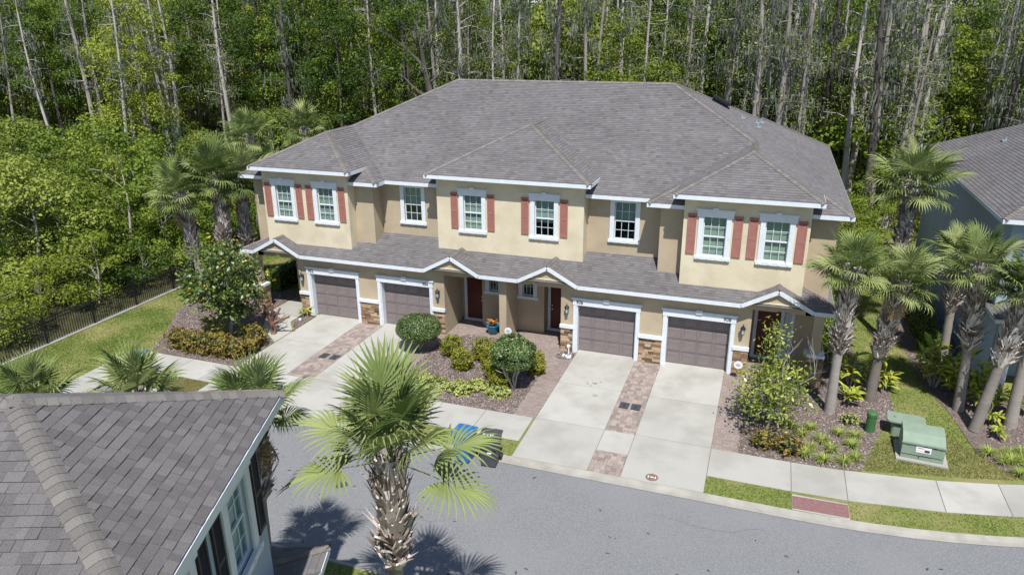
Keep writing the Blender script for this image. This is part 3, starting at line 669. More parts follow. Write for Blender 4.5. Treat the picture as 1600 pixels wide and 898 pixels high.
# individual shingles of the near bay roof
inv=Matrix.Rotation(-fr_rot,3,'Z')
camL=inv@(CAM-fg_loc)
fr_roof=[c_ for c_ in fgh.children if c_.name.startswith('roof')][0]
tabs=[]
def tab_face(pts,up3,seed):
    rr=random.Random(seed); P=[Vector(p) for p in pts]; n=(P[1]-P[0]).cross(P[2]-P[0]).normalized(); n=n if n.z>0 else -n
    h=Vector(up3); v_=(h-n*h.dot(n)).normalized(); uu=v_.cross(n); O=P[0]
    q=[((p-O).dot(uu),(p-O).dot(v_)) for p in P]; u0=min(a[0] for a in q);u1=max(a[0] for a in q);v0=min(a[1] for a in q);v1=max(a[1] for a in q)
    base=MB().face([p-n*.02 for p in P],None)
    base.build('underlayment',m_mort,fr_roof)
    k=0
    while v0+k*EXP<v1-.01:
        a=v0+k*EXP; b=a+EXP*1.02; x=u0-rr.random()*.3
        while x<u1:
            w=rr.choice((.11,.14,.17,.20,.24)); th=rr.choice((.010,.016,.022))
            pl=[(x+.0015,a),(x+w-.0015,a),(x+w-.0015,b),(x+.0015,b)]
            m_=len(q); cx=sum(p[0] for p in q)/m_; cy=sum(p[1] for p in q)/m_
            for i in range(m_):
                p0=q[i];p1=q[(i+1)%m_]; ea,eb=p1[1]-p0[1],-(p1[0]-p0[0]); cc=ea*p0[0]+eb*p0[1]
                if ea*cx+eb*cy>cc: ea,eb,cc=-ea,-eb,-cc
                if len(pl)>2: pl=clip(pl,ea,eb,cc)
            if len(pl)>2:
                area=abs(sum(pl[i][0]*pl[(i+1)%len(pl)][1]-pl[(i+1)%len(pl)][0]*pl[i][1] for i in range(len(pl))))/2
                if area>.001:
                    mb=MB(); top=[O+uu*x_+v_*y_+n*(th*(1-.75*(y_-a)/EXP)+.002) for x_,y_ in pl]; bot=[O+uu*x_+v_*y_-n*.004 for x_,y_ in pl]
                    i0=0; mb.v=[tuple(t_) for t_ in top+bot]; L_=len(pl); mb.f=[tuple(range(L_))]+[(i,(i+1)%L_,L_+(i+1)%L_,L_+i) for i in range(L_)]
                    mb.uv=[(0,0)]*(L_+4*L_); c_=sum(top,Vector())/L_; tabs.append(((c_-camL).length,mb))
            x+=w
        k+=1
tab_face([(3.60,-.15,7.0),(8.80,-.15,7.0),(6.2,2.45,8.3)],(0,1,0),1)
tab_face([(3.60,-.15,7.0),(6.2,2.45,8.3),(6.2,4.04,8.3),(3.60,1.44,7.0)],(1,0,0),2)
caps=[]
def caps_line(P,Q,n1,n2,w=.15,step=.142):
    P=Vector(P);Q=Vector(Q);e=(Q-P).normalized(); n1=Vector(n1).normalized();n2=Vector(n2).normalized(); na=(n1+n2).normalized()
    s1=n1.cross(e); s2=n2.cross(e)
    if s1.dot(n2)>0: s1=-s1
    if s2.dot(n1)>0: s2=-s2
    L=(Q-P).length;k=int(L/step)
    for i in range(k+1):
        mb=MB(); prof=[]
        for t_ in (0,1):
            b0=P+e*step*(i+t_*1.15); lf=.036-.011*t_
            prof.append([b0+s1*w+n1*(lf-.014),b0+s1*w*.5+n1*(lf),b0+s1*w*.15+na*(lf+.001),b0+s2*w*.15+na*(lf+.001),b0+s2*w*.5+n2*lf,b0+s2*w+n2*(lf-.014)])
        mb.v=[tuple(p) for p in prof[0]+prof[1]]+[tuple(p-na*.03) for p in prof[0]]
        for j in range(5): mb.f.append((j,j+1,7+j,6+j)); mb.f.append((j,12+j,13+j,j+1)); mb.uv+=[(0,0)]*8
        mb.build('hip_shingle',m_cap,fr_roof)
caps_line((3.6,-.15,7.0),(6.2,2.45,8.3),(0,-.5,1),(-.5,0,1)); caps_line((8.8,-.15,7.0),(6.2,2.45,8.3),(0,-.5,1),(.5,0,1)); caps_line((6.2,2.45,8.3),(6.2,4.8,8.3),(-.5,0,1),(.5,0,1))
tabs.sort(key=lambda t:t[0])
for d_,mb in tabs[:300]: mb.build('shingle',m_shp,fr_roof)
rest=MB()
for d_,mb in tabs[300:]:
    i0=len(rest.v); rest.v+=mb.v; rest.f+=[tuple(i0+k for k in f_) for f_ in mb.f]; rest.uv+=mb.uv
rest.build('shingle',m_shp,fr_roof,kind='stuff')

# ---------------------------------------------------------------- ground
def struct(o,extra=None): o['kind']='structure'; return o
def off(x):
    d=max(0,x-8.5); return .023*d*d if d<9 else .023*81+.414*(d-9)
g=MB(); g.face([(-500,-500,-.35),(500,-500,-.35),(500,900,-.35),(-500,900,-.35)]); struct(g.build('ground',m_forfl))
xs=[-16.6]+[float(x) for x in np.arange(-14,8.6,2)]+[8.5]+[float(x) for x in np.arange(9.5,45,1)]
xs=sorted(set(xs))
def strip(ya,yb,z,xs_=xs,mb=None,drop=None):
    mb=mb or MB()
    for a,b in zip(xs_,xs_[1:]):
        mb.face([(a,ya+off(a),z),(b,ya+off(b),z),(b,yb+off(b),drop if drop is not None else z),(a,yb+off(a),drop if drop is not None else z)])
    return mb
struct(strip(-14.13,-8.50,-.10).build('road',m_asph))
k=strip(-8.55,-8.40,-.085,drop=-.07); strip(-8.40,-8.23,-.07,mb=k,drop=-.004); struct(k.build('kerb',m_kerb))
k=strip(-14.27,-14.10,-.0,drop=-.08); strip(-14.35,-14.27,-.2,mb=k,drop=0); struct(k.build('kerb',m_kerb))
# lawns as one sheet on either side
lw=MB(); lw.face([(-21.95,-8.23,-.015),(8.5,-8.23,-.015),(8.5,40,-.015),(-21.95,40,-.015)])
for a,b in zip([x for x in xs if x>=8.5],[x for x in xs if x>8.5]): lw.face([(a,-8.23+off(a),-.015),(b,-8.23+off(b),-.015),(b,40,-.015),(a,40,-.015)])
lw.face([(-21.95,-60,-.015),(-16.6,-60,-.015),(-16.6,-8.23,-.015),(-21.95,-8.23,-.015)])
lw.face([(-16.6,-60,-.015),(45,-60,-.015),(45,-14.3+off(45),-.015),(17.5,-14.3+off(17.5),-.015),(8.5,-14.3,-.015),(-16.6,-14.3,-.015)])
struct(lw.build('lawn',m_soil))
# hard surfaces made of slabs
def slabs(name,polys,m=m_conc,z=.0,part='slab',base=None):
    b=MB()
    for p in polys:
        b.prism([(x,y) for x,y in p],-.03,z-.012)
    root=b.build(name,m_joint); root['kind']='structure'
    for p in polys:
        cx=sum(q[0] for q in p)/len(p); cy=sum(q[1] for q in p)/len(p)
        pp=[]
        for x,y in p:
            d=math.hypot(x-cx,y-cy); k_=1-.014/d; pp.append((cx+(x-cx)*k_,cy+(y-cy)*k_))
        MB().prism(pp,-.02,z).build(part,m,root)
    return root
def q4(a,b,c,d): return [(a,c),(b,c),(b,d),(a,d)]
def sw(a,b): return [(a,-7.32+off(a)),(b,-7.32+off(b)),(b,-5.72+off(b)*1.0),(a,-5.72+off(a)*1.0)]
sidew=[q4(-17.95,-16.55,y,y+1.5) for y in np.arange(-16.2,-7.3,1.5)]+[q4(-17.95,-16.35,-7.2,-5.72)]+[q4(a,b,-7.2,-5.72) for a,b in ((-16.35,-14.8),(-14.8,-13.3),(-13.3,-12.68))]
sidew+=[sw(a,b) for a,b in ((-6.62,-5.1),(-5.1,-3.5),(-3.5,-1.8),(-1.8,-.03),(6.0,8.42),(8.42,9.95),(9.95,12.5),(12.5,14.2),(14.2,16),(16,17.8),(17.8,20),(20,22),(22,24))]
slabs('sidewalk',sidew)
slabs('sidewalk',[q4(a,a+1.6,-17.0,-15.5) for a in np.arange(0.2,8,1.6)])
slabs('driveway',[q4(-12.66,-10.3,-2.8,.27),q4(-12.66,-10.3,-5.7,-2.8),q4(-12.66,-10.3,-8.23,-5.7),q4(-10.3,-9.1,-7.0,-5.7),q4(-9.1,-6.64,-2.8,.27),q4(-9.1,-6.64,-5.7,-2.8),q4(-9.1,-6.64,-8.23,-5.7)])
slabs('driveway',[q4(.04,2.5,-2.85,.27),q4(.04,2.5,-5.7,-2.85),q4(.04,2.5,-8.23,-5.7),q4(2.5,3.53,-7.0,-5.7),q4(3.53,6.0,-2.85,.27),q4(3.53,6.0,-5.7,-2.85),q4(3.53,6.0,-8.23,-5.7)])
slabs('walkway',[[(-15.2,1.5),(-15.2,-.3),(-14.3,-.3),(-13.45,-.3),(-13.45,1.5)],[(-15.2,-.32),(-14.25,-2.0),(-12.7,-3.2),(-12.7,-1.9),(-13.45,-1.0),(-13.45,-.32)]])
def inpoly(x,y,p):
    c=False;n=len(p)
    for i in range(n):
        x0,y0=p[i];x1,y1=p[i-1]
        if (y0>y)!=(y1>y) and x<(x1-x0)*(y-y0)/(y1-y0)+x0: c=not c
    return c
def pavers(name,polys,m,w=.2,h=.1,soldier=True,excl=()):
    """one paved area: joint bed and loose pavers of random pattern"""
    b=MB()
    for p in polys: b.prism(p,-.03,-.010)
    root=b.build(name,m_joint); root['kind']='structure'
    s=MB()
    for p in polys:
        x0=min(q[0] for q in p);x1=max(q[0] for q in p);y0=min(q[1] for q in p);y1=max(q[1] for q in p)
        y=y0;row=0
        while y<y1-.02:
            hh=(.1,.2,.2,.15)[random.randrange(4)] if w>.15 else h
            hh=min(hh,y1-y); x=x0-(.1 if row%2 else 0)
            while x<x1:
                ww=random.choice((.1,.2,.2,.15))
                a,b_=max(x,x0),min(x+ww,x1)
                if b_-a>.03 and inpoly((a+b_)/2,y+hh/2,p) and not any(inpoly((a+b_)/2,y+hh/2,e) for e in excl):
                    z=-.002+random.uniform(-.003,.003); g_=.006
                    X0,X1,Y0,Y1=a+g_,b_-g_,y+g_,y+hh-g_
                    i=len(s.v); s.v+=[(X0,Y0,z),(X1,Y0,z),(X1,Y1,z),(X0,Y1,z),(X0-.004,Y0-.004,z-.012),(X1+.004,Y0-.004,z-.012),(X1+.004,Y1+.004,z-.012),(X0-.004,Y1+.004,z-.012)]
                    s.f+=[(i,i+1,i+2,i+3),(i+4,i+5,i+1,i),(i+5,i+6,i+2,i+1),(i+6,i+7,i+3,i+2),(i+7,i+4,i,i+3)]; s.uv+=[(0,0)]*20
                x+=ww
            y+=hh;row+=1
    s.build('paver',m,root,kind='stuff')
    return root
GR1=q4(-9.95,-9.2,-3.95,-3.45); GR2=q4(2.62,3.42,-4.1,-3.6)
pavers('paver_strip',[q4(-10.3,-9.1,-5.7,-.04),q4(-10.3,-9.1,-8.23,-7.0)],m_pav)
pavers('paver_strip',[q4(2.5,3.53,-5.7,-.04),q4(2.5,3.53,-8.23,-7.0)],m_pav)
bedB=[(-5.88,-5.72),(-.80,-5.72),(-.80,-1.9),(-1.6,-1.3),(-3.0,-1.0),(-3.1,-.15),(-3.45,.25),(-5.0,.25),(-5.88,-.9)]
pavers('entry_walk',[q4(-6.64,-5.88,-5.72,-.05),[(-5.88,-.9),(-5.0,.25),(-3.45,.25),(-3.1,-.15),(-3.0,-1.0),(-1.6,-1.3),(-.8,-1.9),(-.8,-5.72),(.04,-5.72),(.04,-.02),(-.66,-.02),(-.66,1.99),(-5.94,1.99),(-5.94,-.02),(-5.88,-.02)]],m_pav2,w=.1)
pavers('entry_walk',[[(6.0,-5.72),(6.83,-5.72),(6.83,-2.2),(8.6,-1.4),(8.6,1.99),(6.82,1.99),(6.82,-.02),(6.0,-.02)],q4(8.6,9.4,.4,1.99)],m_pav2,w=.1)
struct(MB().prism(q4(8.44,9.94,-8.21+.02,-7.45),-.02,.0).build('ramp_slab',m_conc))
tm=MB().prism([(8.45,-8.15),(9.93,-8.10),(9.93,-7.50),(8.45,-7.55)],0.001,.012); 
for i in range(22):
    for j in range(8):
        x,y=8.50+i*.0655,-8.11+j*.072; tm.lathe([(.022,.012),(.014,.018),(.0,.018)],6,x,y)
tag(tm.build('tactile_paving',m_ramp),'red bumpy tactile panel set at the kerb ramp of the sidewalk','tactile paving')
# mulch beds
bedA=[(-12.7,-5.70),(-17.2,-5.68),(-17.83,-4.25),(-19.6,-1.4),(-20.3,1.6),(-18.6,3.6),(-15.25,2.2),(-15.25,-.35),(-14.3,-2.05),(-12.7,-3.25)]
bedA2=[(-13.43,-.9),(-12.7,-1.8),(-12.7,-.05),(-13.43,-.05)]
bedC=[(-.74,-.66),(-.5,-.85),(-.1,-.85),(0.02,-.6),(0.02,-.1),(-.66,-.1)]
bedD=[(6.85,-5.72),(8.5,-5.72),(9.6,-5.68),(10.45,-5.55),(11.0,-3.7),(11.9,-1.2),(11.9,1.1),(11.0,2.6),(10.6,8),(9.5,8),(9.5,.38),(8.62,.38),(8.62,-1.42),(6.85,-2.25)]
bedN=[(12.9,10),(12.77,8.8),(13.14,1.39),(13.66,-.49),(14.0,-3.3),(14.6,-4.2),(15.5,-4.55),(24,-1.6),(24,.9),(15.2,.9),(15.1,10)]
def bed(name,p,n,lbl=None):
    b=struct(MB().prism(p,-.03,.004).build(name,m_mulch))
    x0=min(q[0] for q in p);x1=max(q[0] for q in p);y0=min(q[1] for q in p);y1=max(q[1] for q in p)
    P=[]
    rg=random.Random(n)
    for _ in range(int(n)):
        x,y=rg.uniform(x0,x1),rg.uniform(y0,y1)
        if inpoly(x,y,p): P.append((x,y,rg.uniform(.006,.03)))
    P=np.array(P); me=npmesh('mulch_chips',leafV(P,.07,up=1.2,asp=.35),4,m_chip); o=link('mulch_chips',me,b,kind='stuff')
bed('mulch_bed',bedA,26000);bed('mulch_bed',bedB,22000);bed('mulch_bed',bedD,30000);bed('mulch_bed',bedN,30000);bed('mulch_bed',bedC,900);bed('mulch_bed',bedA2,900)
# grass
def grass(name,polys,n,m,h=.05,excl=(),z=-.015,label='short green lawn grass'):
    V=[]
    tot=sum((max(q[0] for q in p)-min(q[0] for q in p))*(max(q[1] for q in p)-min(q[1] for q in p)) for p in polys)
    for p in polys:
        x0=min(q[0] for q in p);x1=max(q[0] for q in p);y0=min(q[1] for q in p);y1=max(q[1] for q in p)
        k=int(n*(x1-x0)*(y1-y0)/tot); x=RNG.uniform(x0,x1,k); y=RNG.uniform(y0,y1,k)
        # vector in-polygon
        def mask(pp):
            c=np.zeros(k,bool)
            for i in range(len(pp)):
                X0,Y0=pp[i];X1,Y1=pp[i-1]
                with np.errstate(all='ignore'): t_=((Y0>y)!=(Y1>y))&(x<(X1-X0)*(y-Y0)/((Y1-Y0) or 1e-9)+X0)
                c^=t_
            return c
        mk=mask(p)
        for e in excl: mk&=~mask(e)
        V.append(np.stack([x[mk],y[mk]],1))
    P=np.concatenate(V); N=len(P); a=RNG.uniform(0,2*PI,N); ln=RNG.uniform(.5,1.3,N)*h; b=np.zeros((N,3)); b[:,:2]=P; b[:,2]=z
    w=.012+.012*RNG.random(N); d=np.stack([np.cos(a),np.sin(a),np.zeros(N)],1)*w[:,None]; tl=RNG.normal(size=(N,3))*.5; tl[:,2]=1; tl=nrm(tl)*ln[:,None]
    me=npmesh(name,np.stack([b-d,b+d,b+tl],1).reshape(-1,3),3,m); o=link(name,me); tag(o,label,'grass',kind='stuff'); return o
lawnL=[(-21.8,-16),(-17.97,-16),(-17.97,-5.6),(-17.2,-5.6),(-17.83,-4.25),(-19.6,-1.4),(-20.3,1.6),(-18.6,3.6),(-15.3,3.0),(-16.2,16),(-21.8,16)]
def stripP(a,b,y0,y1): 
    xx=list(np.linspace(a,b,12)); return [(x,y0+off(x)) for x in xx]+[(x,y1+off(x)) for x in xx[::-1]]
verge=[stripP(6.02,8.42,-8.22,-7.34),stripP(9.96,24,-8.22,-7.34),q4(-1.6,.0,-8.22,-7.34),q4(-6.6,-1.6,-8.22,-7.34)]
nearv=[q4(-7,8,-15.45,-14.3),q4(-7,0.1,-17.5,-15.45)]
lawnM=[(10.5,-5.5),(13.5,-4.9),(16.5,-4.1),(22,-1.5),(15.5,-4.5),(14.6,-4.15),(14.0,-3.3),(13.66,-.49),(13.14,1.39),(12.77,8.8),(12.9,20),(10,20),(10.6,8),(11.0,2.6),(11.9,1.1),(11.9,-1.2),(11.0,-3.7)]
grass('grass',[lawnL],170000,m_grass,label='green lawn between the black fence and the sidewalk')
grass('grass',verge+[lawnM]+nearv,190000,m_grass,.045,label='green lawn between the two houses and along the kerb')
grass('grass',[[(10.5,-5.5),(13.5,-4.9),(16.5,-4.1),(22,-1.5),(15.5,-4.5),(14.6,-4.15),(14.0,-3.3),(12.9,-2.0),(11.0,-3.7)]],60000,m_grassdry,.05,label='dry yellow grass around the green transformer box')
grass('grass',[q4(-16.5,-12.7,-8.22,-7.22)],30000,m_grassdry,.045,label='dry yellow grass patch beside the left end of the road')

# ---------------------------------------------------------------- street things
def bin_thing(x,y,rz,mbody,mlid,label,txt=True):
    t=thing('wheeled_bin',label,'bin',(x,y,-.1 if y<-8.4 else 0),rz,None)
    b=MB(); w0,w1,d0,d1=.46,.60,.50,.68; z0,z1=.05,1.0
    lo=[(-w0/2,-d0/2,z0),(w0/2,-d0/2,z0),(w0/2,d0/2,z0),(-w0/2,d0/2,z0)]; mi=[(-w1/2*.93,-d1/2*.93,.86),(w1/2*.93,-d1/2*.93,.86),(w1/2*.93,d1/2*.93,.86),(-w1/2*.93,d1/2*.93,.86)]; hi=[(-w1/2,-d1/2,z1),(w1/2,-d1/2,z1),(w1/2,d1/2,z1),(-w1/2,d1/2,z1)]
    for A_,B_ in ((lo,mi),(mi,hi)):
        for k in range(4): b.face([A_[k],A_[(k+1)%4],B_[(k+1)%4],B_[k]])
    b.face(lo[::-1]); b.face(hi); b.box(-w0/2-.01,w0/2+.01,-d0/2-.025,-d0/2+.01,.05,.30); b.box(-w1/2+.02,w1/2-.02,-d1/2-.02,-d1/2+.04,.70,.76)
    b.build('bin_body',mbody,t)
    l=MB().box(-w1/2-.03,w1/2+.03,-d1/2-.05,d1/2-.04,z1+.002,z1+.05).box(-w1/2+.05,w1/2-.05,-d1/2+.05,d1/2-.12,z1+.05,z1+.075)
    ld=l.build('lid',mlid,t)
    MB().tube([(-w1/2,d1/2+.03,z1),(w1/2,d1/2+.03,z1)],[.018,.018],8).box(-w1/2+.02,-w1/2+.06,d1/2-.05,d1/2+.03,z1-.03,z1+.01).box(w1/2-.06,w1/2-.02,d1/2-.05,d1/2+.03,z1-.03,z1+.01).build('handle',mbody,t)
    for sgn in (-1,1):
        w=MB(); i0=[]
        for xx in (sgn*w0/2+sgn*.02,sgn*w0/2+sgn*.07):
            i0.append([(xx,d0/2+.02+.13*math.cos(k*PI/6),.13+.13*math.sin(k*PI/6)) for k in range(12)])
        for k in range(12): w.face([i0[0][k],i0[0][(k+1)%12],i0[1][(k+1)%12],i0[1][k]])
        w.face(i0[0]);w.face(i0[1][::-1]); w.build('wheel',m_blk,t)
    if txt:
        p=MB()
        for k,(xa,xb) in enumerate(((-.20,-.14),(-.12,-.07),(-.05,0),(.03,.07),(.09,.14))): p.box(xa,xa+.018,-.16,-.06,z1+.075,z1+.079); p.box(xa+.018,xb,-.09-.03*(k%2),-.07-.03*(k%2),z1+.075,z1+.079)
        p.build('lid_lettering',m_print,ld)
        MB().box(-.02,.12,-d0/2-.062,-d0/2-.045,.52,.56).build('label_plate',m_print,t)
    return t
bin_thing(-.50,-8.66,rad(4),m_dkplastic,m_dkplastic,'dark grey wheeled bin with white lettering on its lid at the kerb by the driveway')
bin_thing(-1.36,-8.70,rad(-3),m_blueplastic,m_blueplastic,'bright blue recycling bin half behind the big palm fronds',False)
bin_thing(-5.45,-7.75,rad(10),m_dkplastic,m_dkplastic,'dark bin on the verge behind the crown of the big palm',False)
bin_thing(-15.5,-7.7,rad(30),m_dkplastic,m_blueplastic,'dark bin with a blue lid on the dry grass patch at the far left',False)
# transformer
t=thing('transformer_box','pale green metal transformer box with a white warning label on its front','transformer',(12.27,-3.95,0),rad(-4))
b=MB(); w=.59
pr=[(-.48,0.06),(-.48,.62),(-.12,.80),(.42,.86),(.48,.80),(.48,.06)]
for sgn in (-1,1): b.face([(sgn*w,y,z) for y,z in (pr if sgn<0 else pr[::-1])])
for (a,c_),(d_,e_) in zip(pr,pr[1:]): b.face([(-w,a,c_),(w,a,c_),(w,d_,e_),(-w,d_,e_)])
b.build('cabinet',m_greenbox,t)
MB().box(-w-.02,w+.02,-.52,-.47,.585,.635).build('door_lip',m_greenbox,t)
MB().box(-w+.0,w-.35,-.487,-.481,.20,.215).box(-.1,-.08,-.487,-.481,.12,.20).box(-.02,w-.05,-.487,-.481,.21,.225).build('door_seam',m_slot,t)
lb=MB().box(-.2,.22,-.492,-.482,.33,.53).build('warning_label',m_print,t); MB().box(-.16,.02,-.494,-.4925,.47,.50).box(-.17,.05,-.494,-.4925,.39,.40).build('label_print',m_redprint,lb); MB().box(.04,.18,-.494,-.4925,.36,.45).build('label_print',m_dkprint,lb)
MB().box(.02,.14,-.49,-.482,.54,.58).box(.26,.36,-.49,-.482,.53,.57).build('latch',m_slot,t)
MB().box(-.45,-.42,-.49,-.482,.5,.54).box(.48,.51,-.49,-.482,.5,.54).build('bolt',m_yel,t)
MB().box(-w-.12,w+.14,-.62,.6,0,.06).build('concrete_pad',m_conc,t)
t=thing('utility_box','low pale green box with a wide rounded lid behind the transformer box','utility box',(11.98,-2.72,0),rad(-6))
rp_=[]
for cx,cy,a0 in ((.45,.24,0),(-.45,.24,90),(-.45,-.24,180),(.45,-.24,270)):
    for k in range(4): a=rad(a0+k*30); rp_.append((cx+.12*math.cos(a),cy+.12*math.sin(a)))
MB().prism([(x*.72,y*.72) for x,y in rp_],-.02,.50).build('box_body',m_greenbox,t); MB().prism(rp_,.50,.55).build('lid',m_greenbox,t); MB().box(-.38,-.30,-.02,.02,.55,.554).build('lid_slot',m_slot,t)
t=thing('utility_marker','dark green domed utility cylinder standing in the mulch near the transformer','utility post',(10.92,-2.95,0))
MB().lathe([(.15,0),(.15,.62),(.145,.64)],20).build('post_body',m_greencyl,t,smooth=False); MB().lathe([(.165,.60),(.165,.70),(.13,.74),(0,.76)],20).build('cap',m_greencyl,t)
# meter boxes in the paver strips
def meter(x,y,label): 
    o=MB().box(-.17,.17,-.22,.22,0,.006).build('meter_lid',m_dkprint,loc=(x,y,.001)); tag(o,label,'utility cover')
    MB().box(-.14,.14,-.19,-.17,.006,.010).box(-.14,.14,.17,.19,.006,.010).box(-.03,.03,-.05,.05,.006,.010).build('rib',m_blk,o)
meter(2.80,-3.85,'left one of the two dark meter lids in the paver strip by the oil-stained driveway'); meter(3.22,-3.85,'right one of the two dark meter lids in the right hand paver strip')
meter(-9.85,-3.70,'left one of the two dark meter lids in the paver strip between the left driveways'); meter(-9.35,-3.70,'right one of the two dark meter lids in the left hand paver strip')
o=MB().lathe([(.19,.002),(.19,.010),(.15,.011),(.0,.011)],20).build('water_cover',mat('rusty_cover',(.16,.09,.07),(.26,.17,.13),scale=20,rough=.8),loc=(4.45,-7.95,0)); tag(o,'small round rusty cover in the concrete apron near the kerb','utility cover')
MB().box(-.05,.05,-.02,.02,.011,.014).box(-.12,-.09,-.05,.05,.011,.014).box(.09,.12,-.05,.05,.011,.014).build('cover_mark',m_print,o)
# stains on the driveway (flat thin patches)
st=mat('oil_stain',(.20,.19,.13),(.33,.31,.24),scale=8,rough=.9)
def blot(name,x,y,r0,label,n=11,sx=1.0,m=st,z=.0035):
    rg=random.Random(int(x*100+y*37)); p=[(x+sx*r0*math.cos(2*PI*k/n)*rg.uniform(.6,1.15),y+r0*math.sin(2*PI*k/n)*rg.uniform(.5,1.1)) for k in range(n)]
    o=MB().face([(a,b_,z) for a,b_ in p]).build(name,m); return o
sr=thing('oil_stain','brownish oil drips in the middle of the third driveway','stain',(1.3,-2.6,0))
for x,y,r0 in ((.1,.1,.12),(-.15,-.02,.06),(.3,.25,.06),(.0,-.15,.05),(-.22,.12,.04),(.32,-.08,.035),(-.05,.3,.04)):
    rg=random.Random(int(x*100+y*37)); n=11; MB().face([(x+r0*math.cos(2*PI*k/n)*rg.uniform(.6,1.15),y+r0*math.sin(2*PI*k/n)*rg.uniform(.5,1.1),.0035) for k in range(n)]).build('drip',st,sr)
tag(blot('oil_stain',1.62,-3.45,.11,''),'single oval oil spot lower on the third driveway','stain')
m_dirt=mat('tyre_dirt',(.25,.24,.215),(.36,.35,.32),scale=3,rough=.95,stretch=(3,.4,1))
m_dirtr=mat('road_dirt',(.11,.112,.115),(.19,.192,.197),scale=3,rough=.95)
def joints(name,pts,w,m,z,label,cat):
    mb=MB()
    for a,b in zip(pts,pts[1:]):
        a=Vector((*a,z));b=Vector((*b,z));d=(b-a).normalized();n_=Vector((-d.y,d.x,0))*w*random.uniform(.5,1.2); mb.face([a-n_,b-n_,b+n_,a+n_])
    return tag(mb.build(name,m),label,cat)
def crack(x,y,n,ang,label):
    p=[(x,y)];
    for _ in range(n): ang+=random.uniform(-.5,.5); x+=.35*math.cos(ang);y+=.35*math.sin(ang);p.append((x,y))
    joints('road_crack',p,.008,m_dirtr,-.0955,label,'crack')
crack(-3.5,-12.2,9,.2,'thin crack in the asphalt left of the big palm'); crack(5.2,-9.6,8,-.3,'thin crack in the asphalt in front of the right driveway'); crack(9.2,-12.4,10,.1,'thin crack in the asphalt near the lower right of the road')
lf_=MB()
for _ in range(46):
    x,y=random.uniform(-8,14),random.uniform(-13.8,-8.9); s_=random.uniform(.04,.09); a=random.uniform(0,PI)
    lf_.face([(x-s_*math.cos(a),y-s_*math.sin(a),-.094),(x+s_*.4*math.sin(a),y-s_*.4*math.cos(a),-.08),(x+s_*math.cos(a),y+s_*math.sin(a),-.092),(x-s_*.4*math.sin(a),y+s_*.4*math.cos(a),-.085)])
tag(lf_.build('fallen_leaves',m_barkd),'dark dry leaves scattered over the asphalt','leaf litter',kind='stuff')
o=blot('patch',-4.4,-11.2,.22,'',sx=1.1,m=mat('tar_spot',(.06,.06,.06),rough=.9),z=-.096); o.name='tar_spot'; tag(o,'dark tar spot on the asphalt left of the big palm','stain')
# yard signs
def sign(x,y,h,label,rz=0):
    t=thing('yard_sign',label,'sign',(x,y,0),rz)
    MB().tube([(0,.01,0),(0,.01,h)],[.012,.012],6).build('stake',m_brass,t)
    d=MB(); n=20; rr=.16; ring=lambda y_,r_:[(r_*math.cos(2*PI*k/n),y_,h+r_*math.sin(2*PI*k/n)) for k in range(n)]
    a,b_=ring(-.012,rr),ring(.012,rr); d.face(a); d.face(b_[::-1])
    for k in range(n): d.face([a[k],a[(k+1)%n],b_[(k+1)%n],b_[k]])
    o=d.build('sign_disc',m_print,t); MB().box(-.09,.09,-.016,-.013,h-.02,h+.01).box(-.06,.06,-.016,-.013,h-.06,h-.04).box(-.07,.07,-.016,-.013,h+.03,h+.05).build('sign_print',m_vent,o)
sign(6.50,-.45,.62,'round white security sign against the stone pier right of the last garage'); sign(-2.9,-.35,.70,'round white security sign behind the clipped tree at the entry pillar')
# valve / hose cluster
t=thing('backflow_valve','white pipe valve standing in the small mulch circle by the stone pier','valve',(-.22,-.5,0))
MB().tube([(0,.1,0),(0,.1,.42),(0,-.05,.42)],[.03,.03,.03],8).box(-.06,.06,.05,.15,.40,.47).build('pipe',m_print,t); MB().lathe([(.0,0),(.13,.0),(.13,.09),(.11,.1),(0,.1)],12,.05,-.12).box(-.22,-.12,-.1,.0,0,.08).build('valve_body',m_print,t); MB().lathe([(.07,.1),(.07,.14),(0,.14)],10,.05,-.12).build('valve_cap',m_vent,t)
t=thing('landscape_light','small white ground light in the mulch by the left garage','lamp',(-13.1,-.75,0)); MB().lathe([(.0,.0),(.07,.02),(.07,.1),(0,.13)],10).build('light_head',m_print,t)
# potted plant
t=thing('potted_plant','glazed blue pot with an orange bromeliad by the entry pillar','potted plant',(-4.0,.72,0))
MB().lathe([(.17,0),(.20,.02),(.27,.30),(.31,.40),(.33,.44),(.29,.44),(.26,.38),(0,.38)],20).build('pot',m_pot,t,smooth=True)
t_mat=mat('orange_leaf',(.45,.16,.04),(.62,.38,.12),scale=2,rough=.5,island=True,trans=.2)

# ---------------------------------------------------------------- vegetation builders
def blade_mesh(name,m,n,L,w,seed,tilt=(.2,1.2),droop=.5,seg=4,z0=0):
    rg=np.random.default_rng(seed); Q=[]
    for i in range(n):
        a=rg.uniform(0,2*PI); e=rg.uniform(*tilt); l=L*rg.uniform(.7,1.15); ww=w*rg.uniform(.7,1.2)
        d=np.array([math.cos(a),math.sin(a),0]); sd=np.array([-math.sin(a),math.cos(a),0]); pr_=[]
        for k in range(seg+1):
            s_=k/seg; ang=PI/2-e*(.25+.75*s_)-droop*s_*s_
            p=(pr_[-1][0]+(d*math.cos(ang)+np.array([0,0,math.sin(ang)]))*l/seg) if k else np.array([d[0]*.03,d[1]*.03,z0])
            pr_.append((p,ww*(.55+.9*s_*(1-s_)*2)*(1-s_**3)+.002))
        for k in range(seg): (p,a0),(q,a1)=pr_[k],pr_[k+1]; Q+=[p-sd*a0/2,p+sd*a0/2,q+sd*a1/2,q-sd*a1/2]
    return npmesh(name,np.array(Q),4,m)
link('bromeliad_leaves',blade_mesh('bromeliad_leaves',t_mat,34,.42,.07,3,(.3,1.5),.4,z0=.38),t)
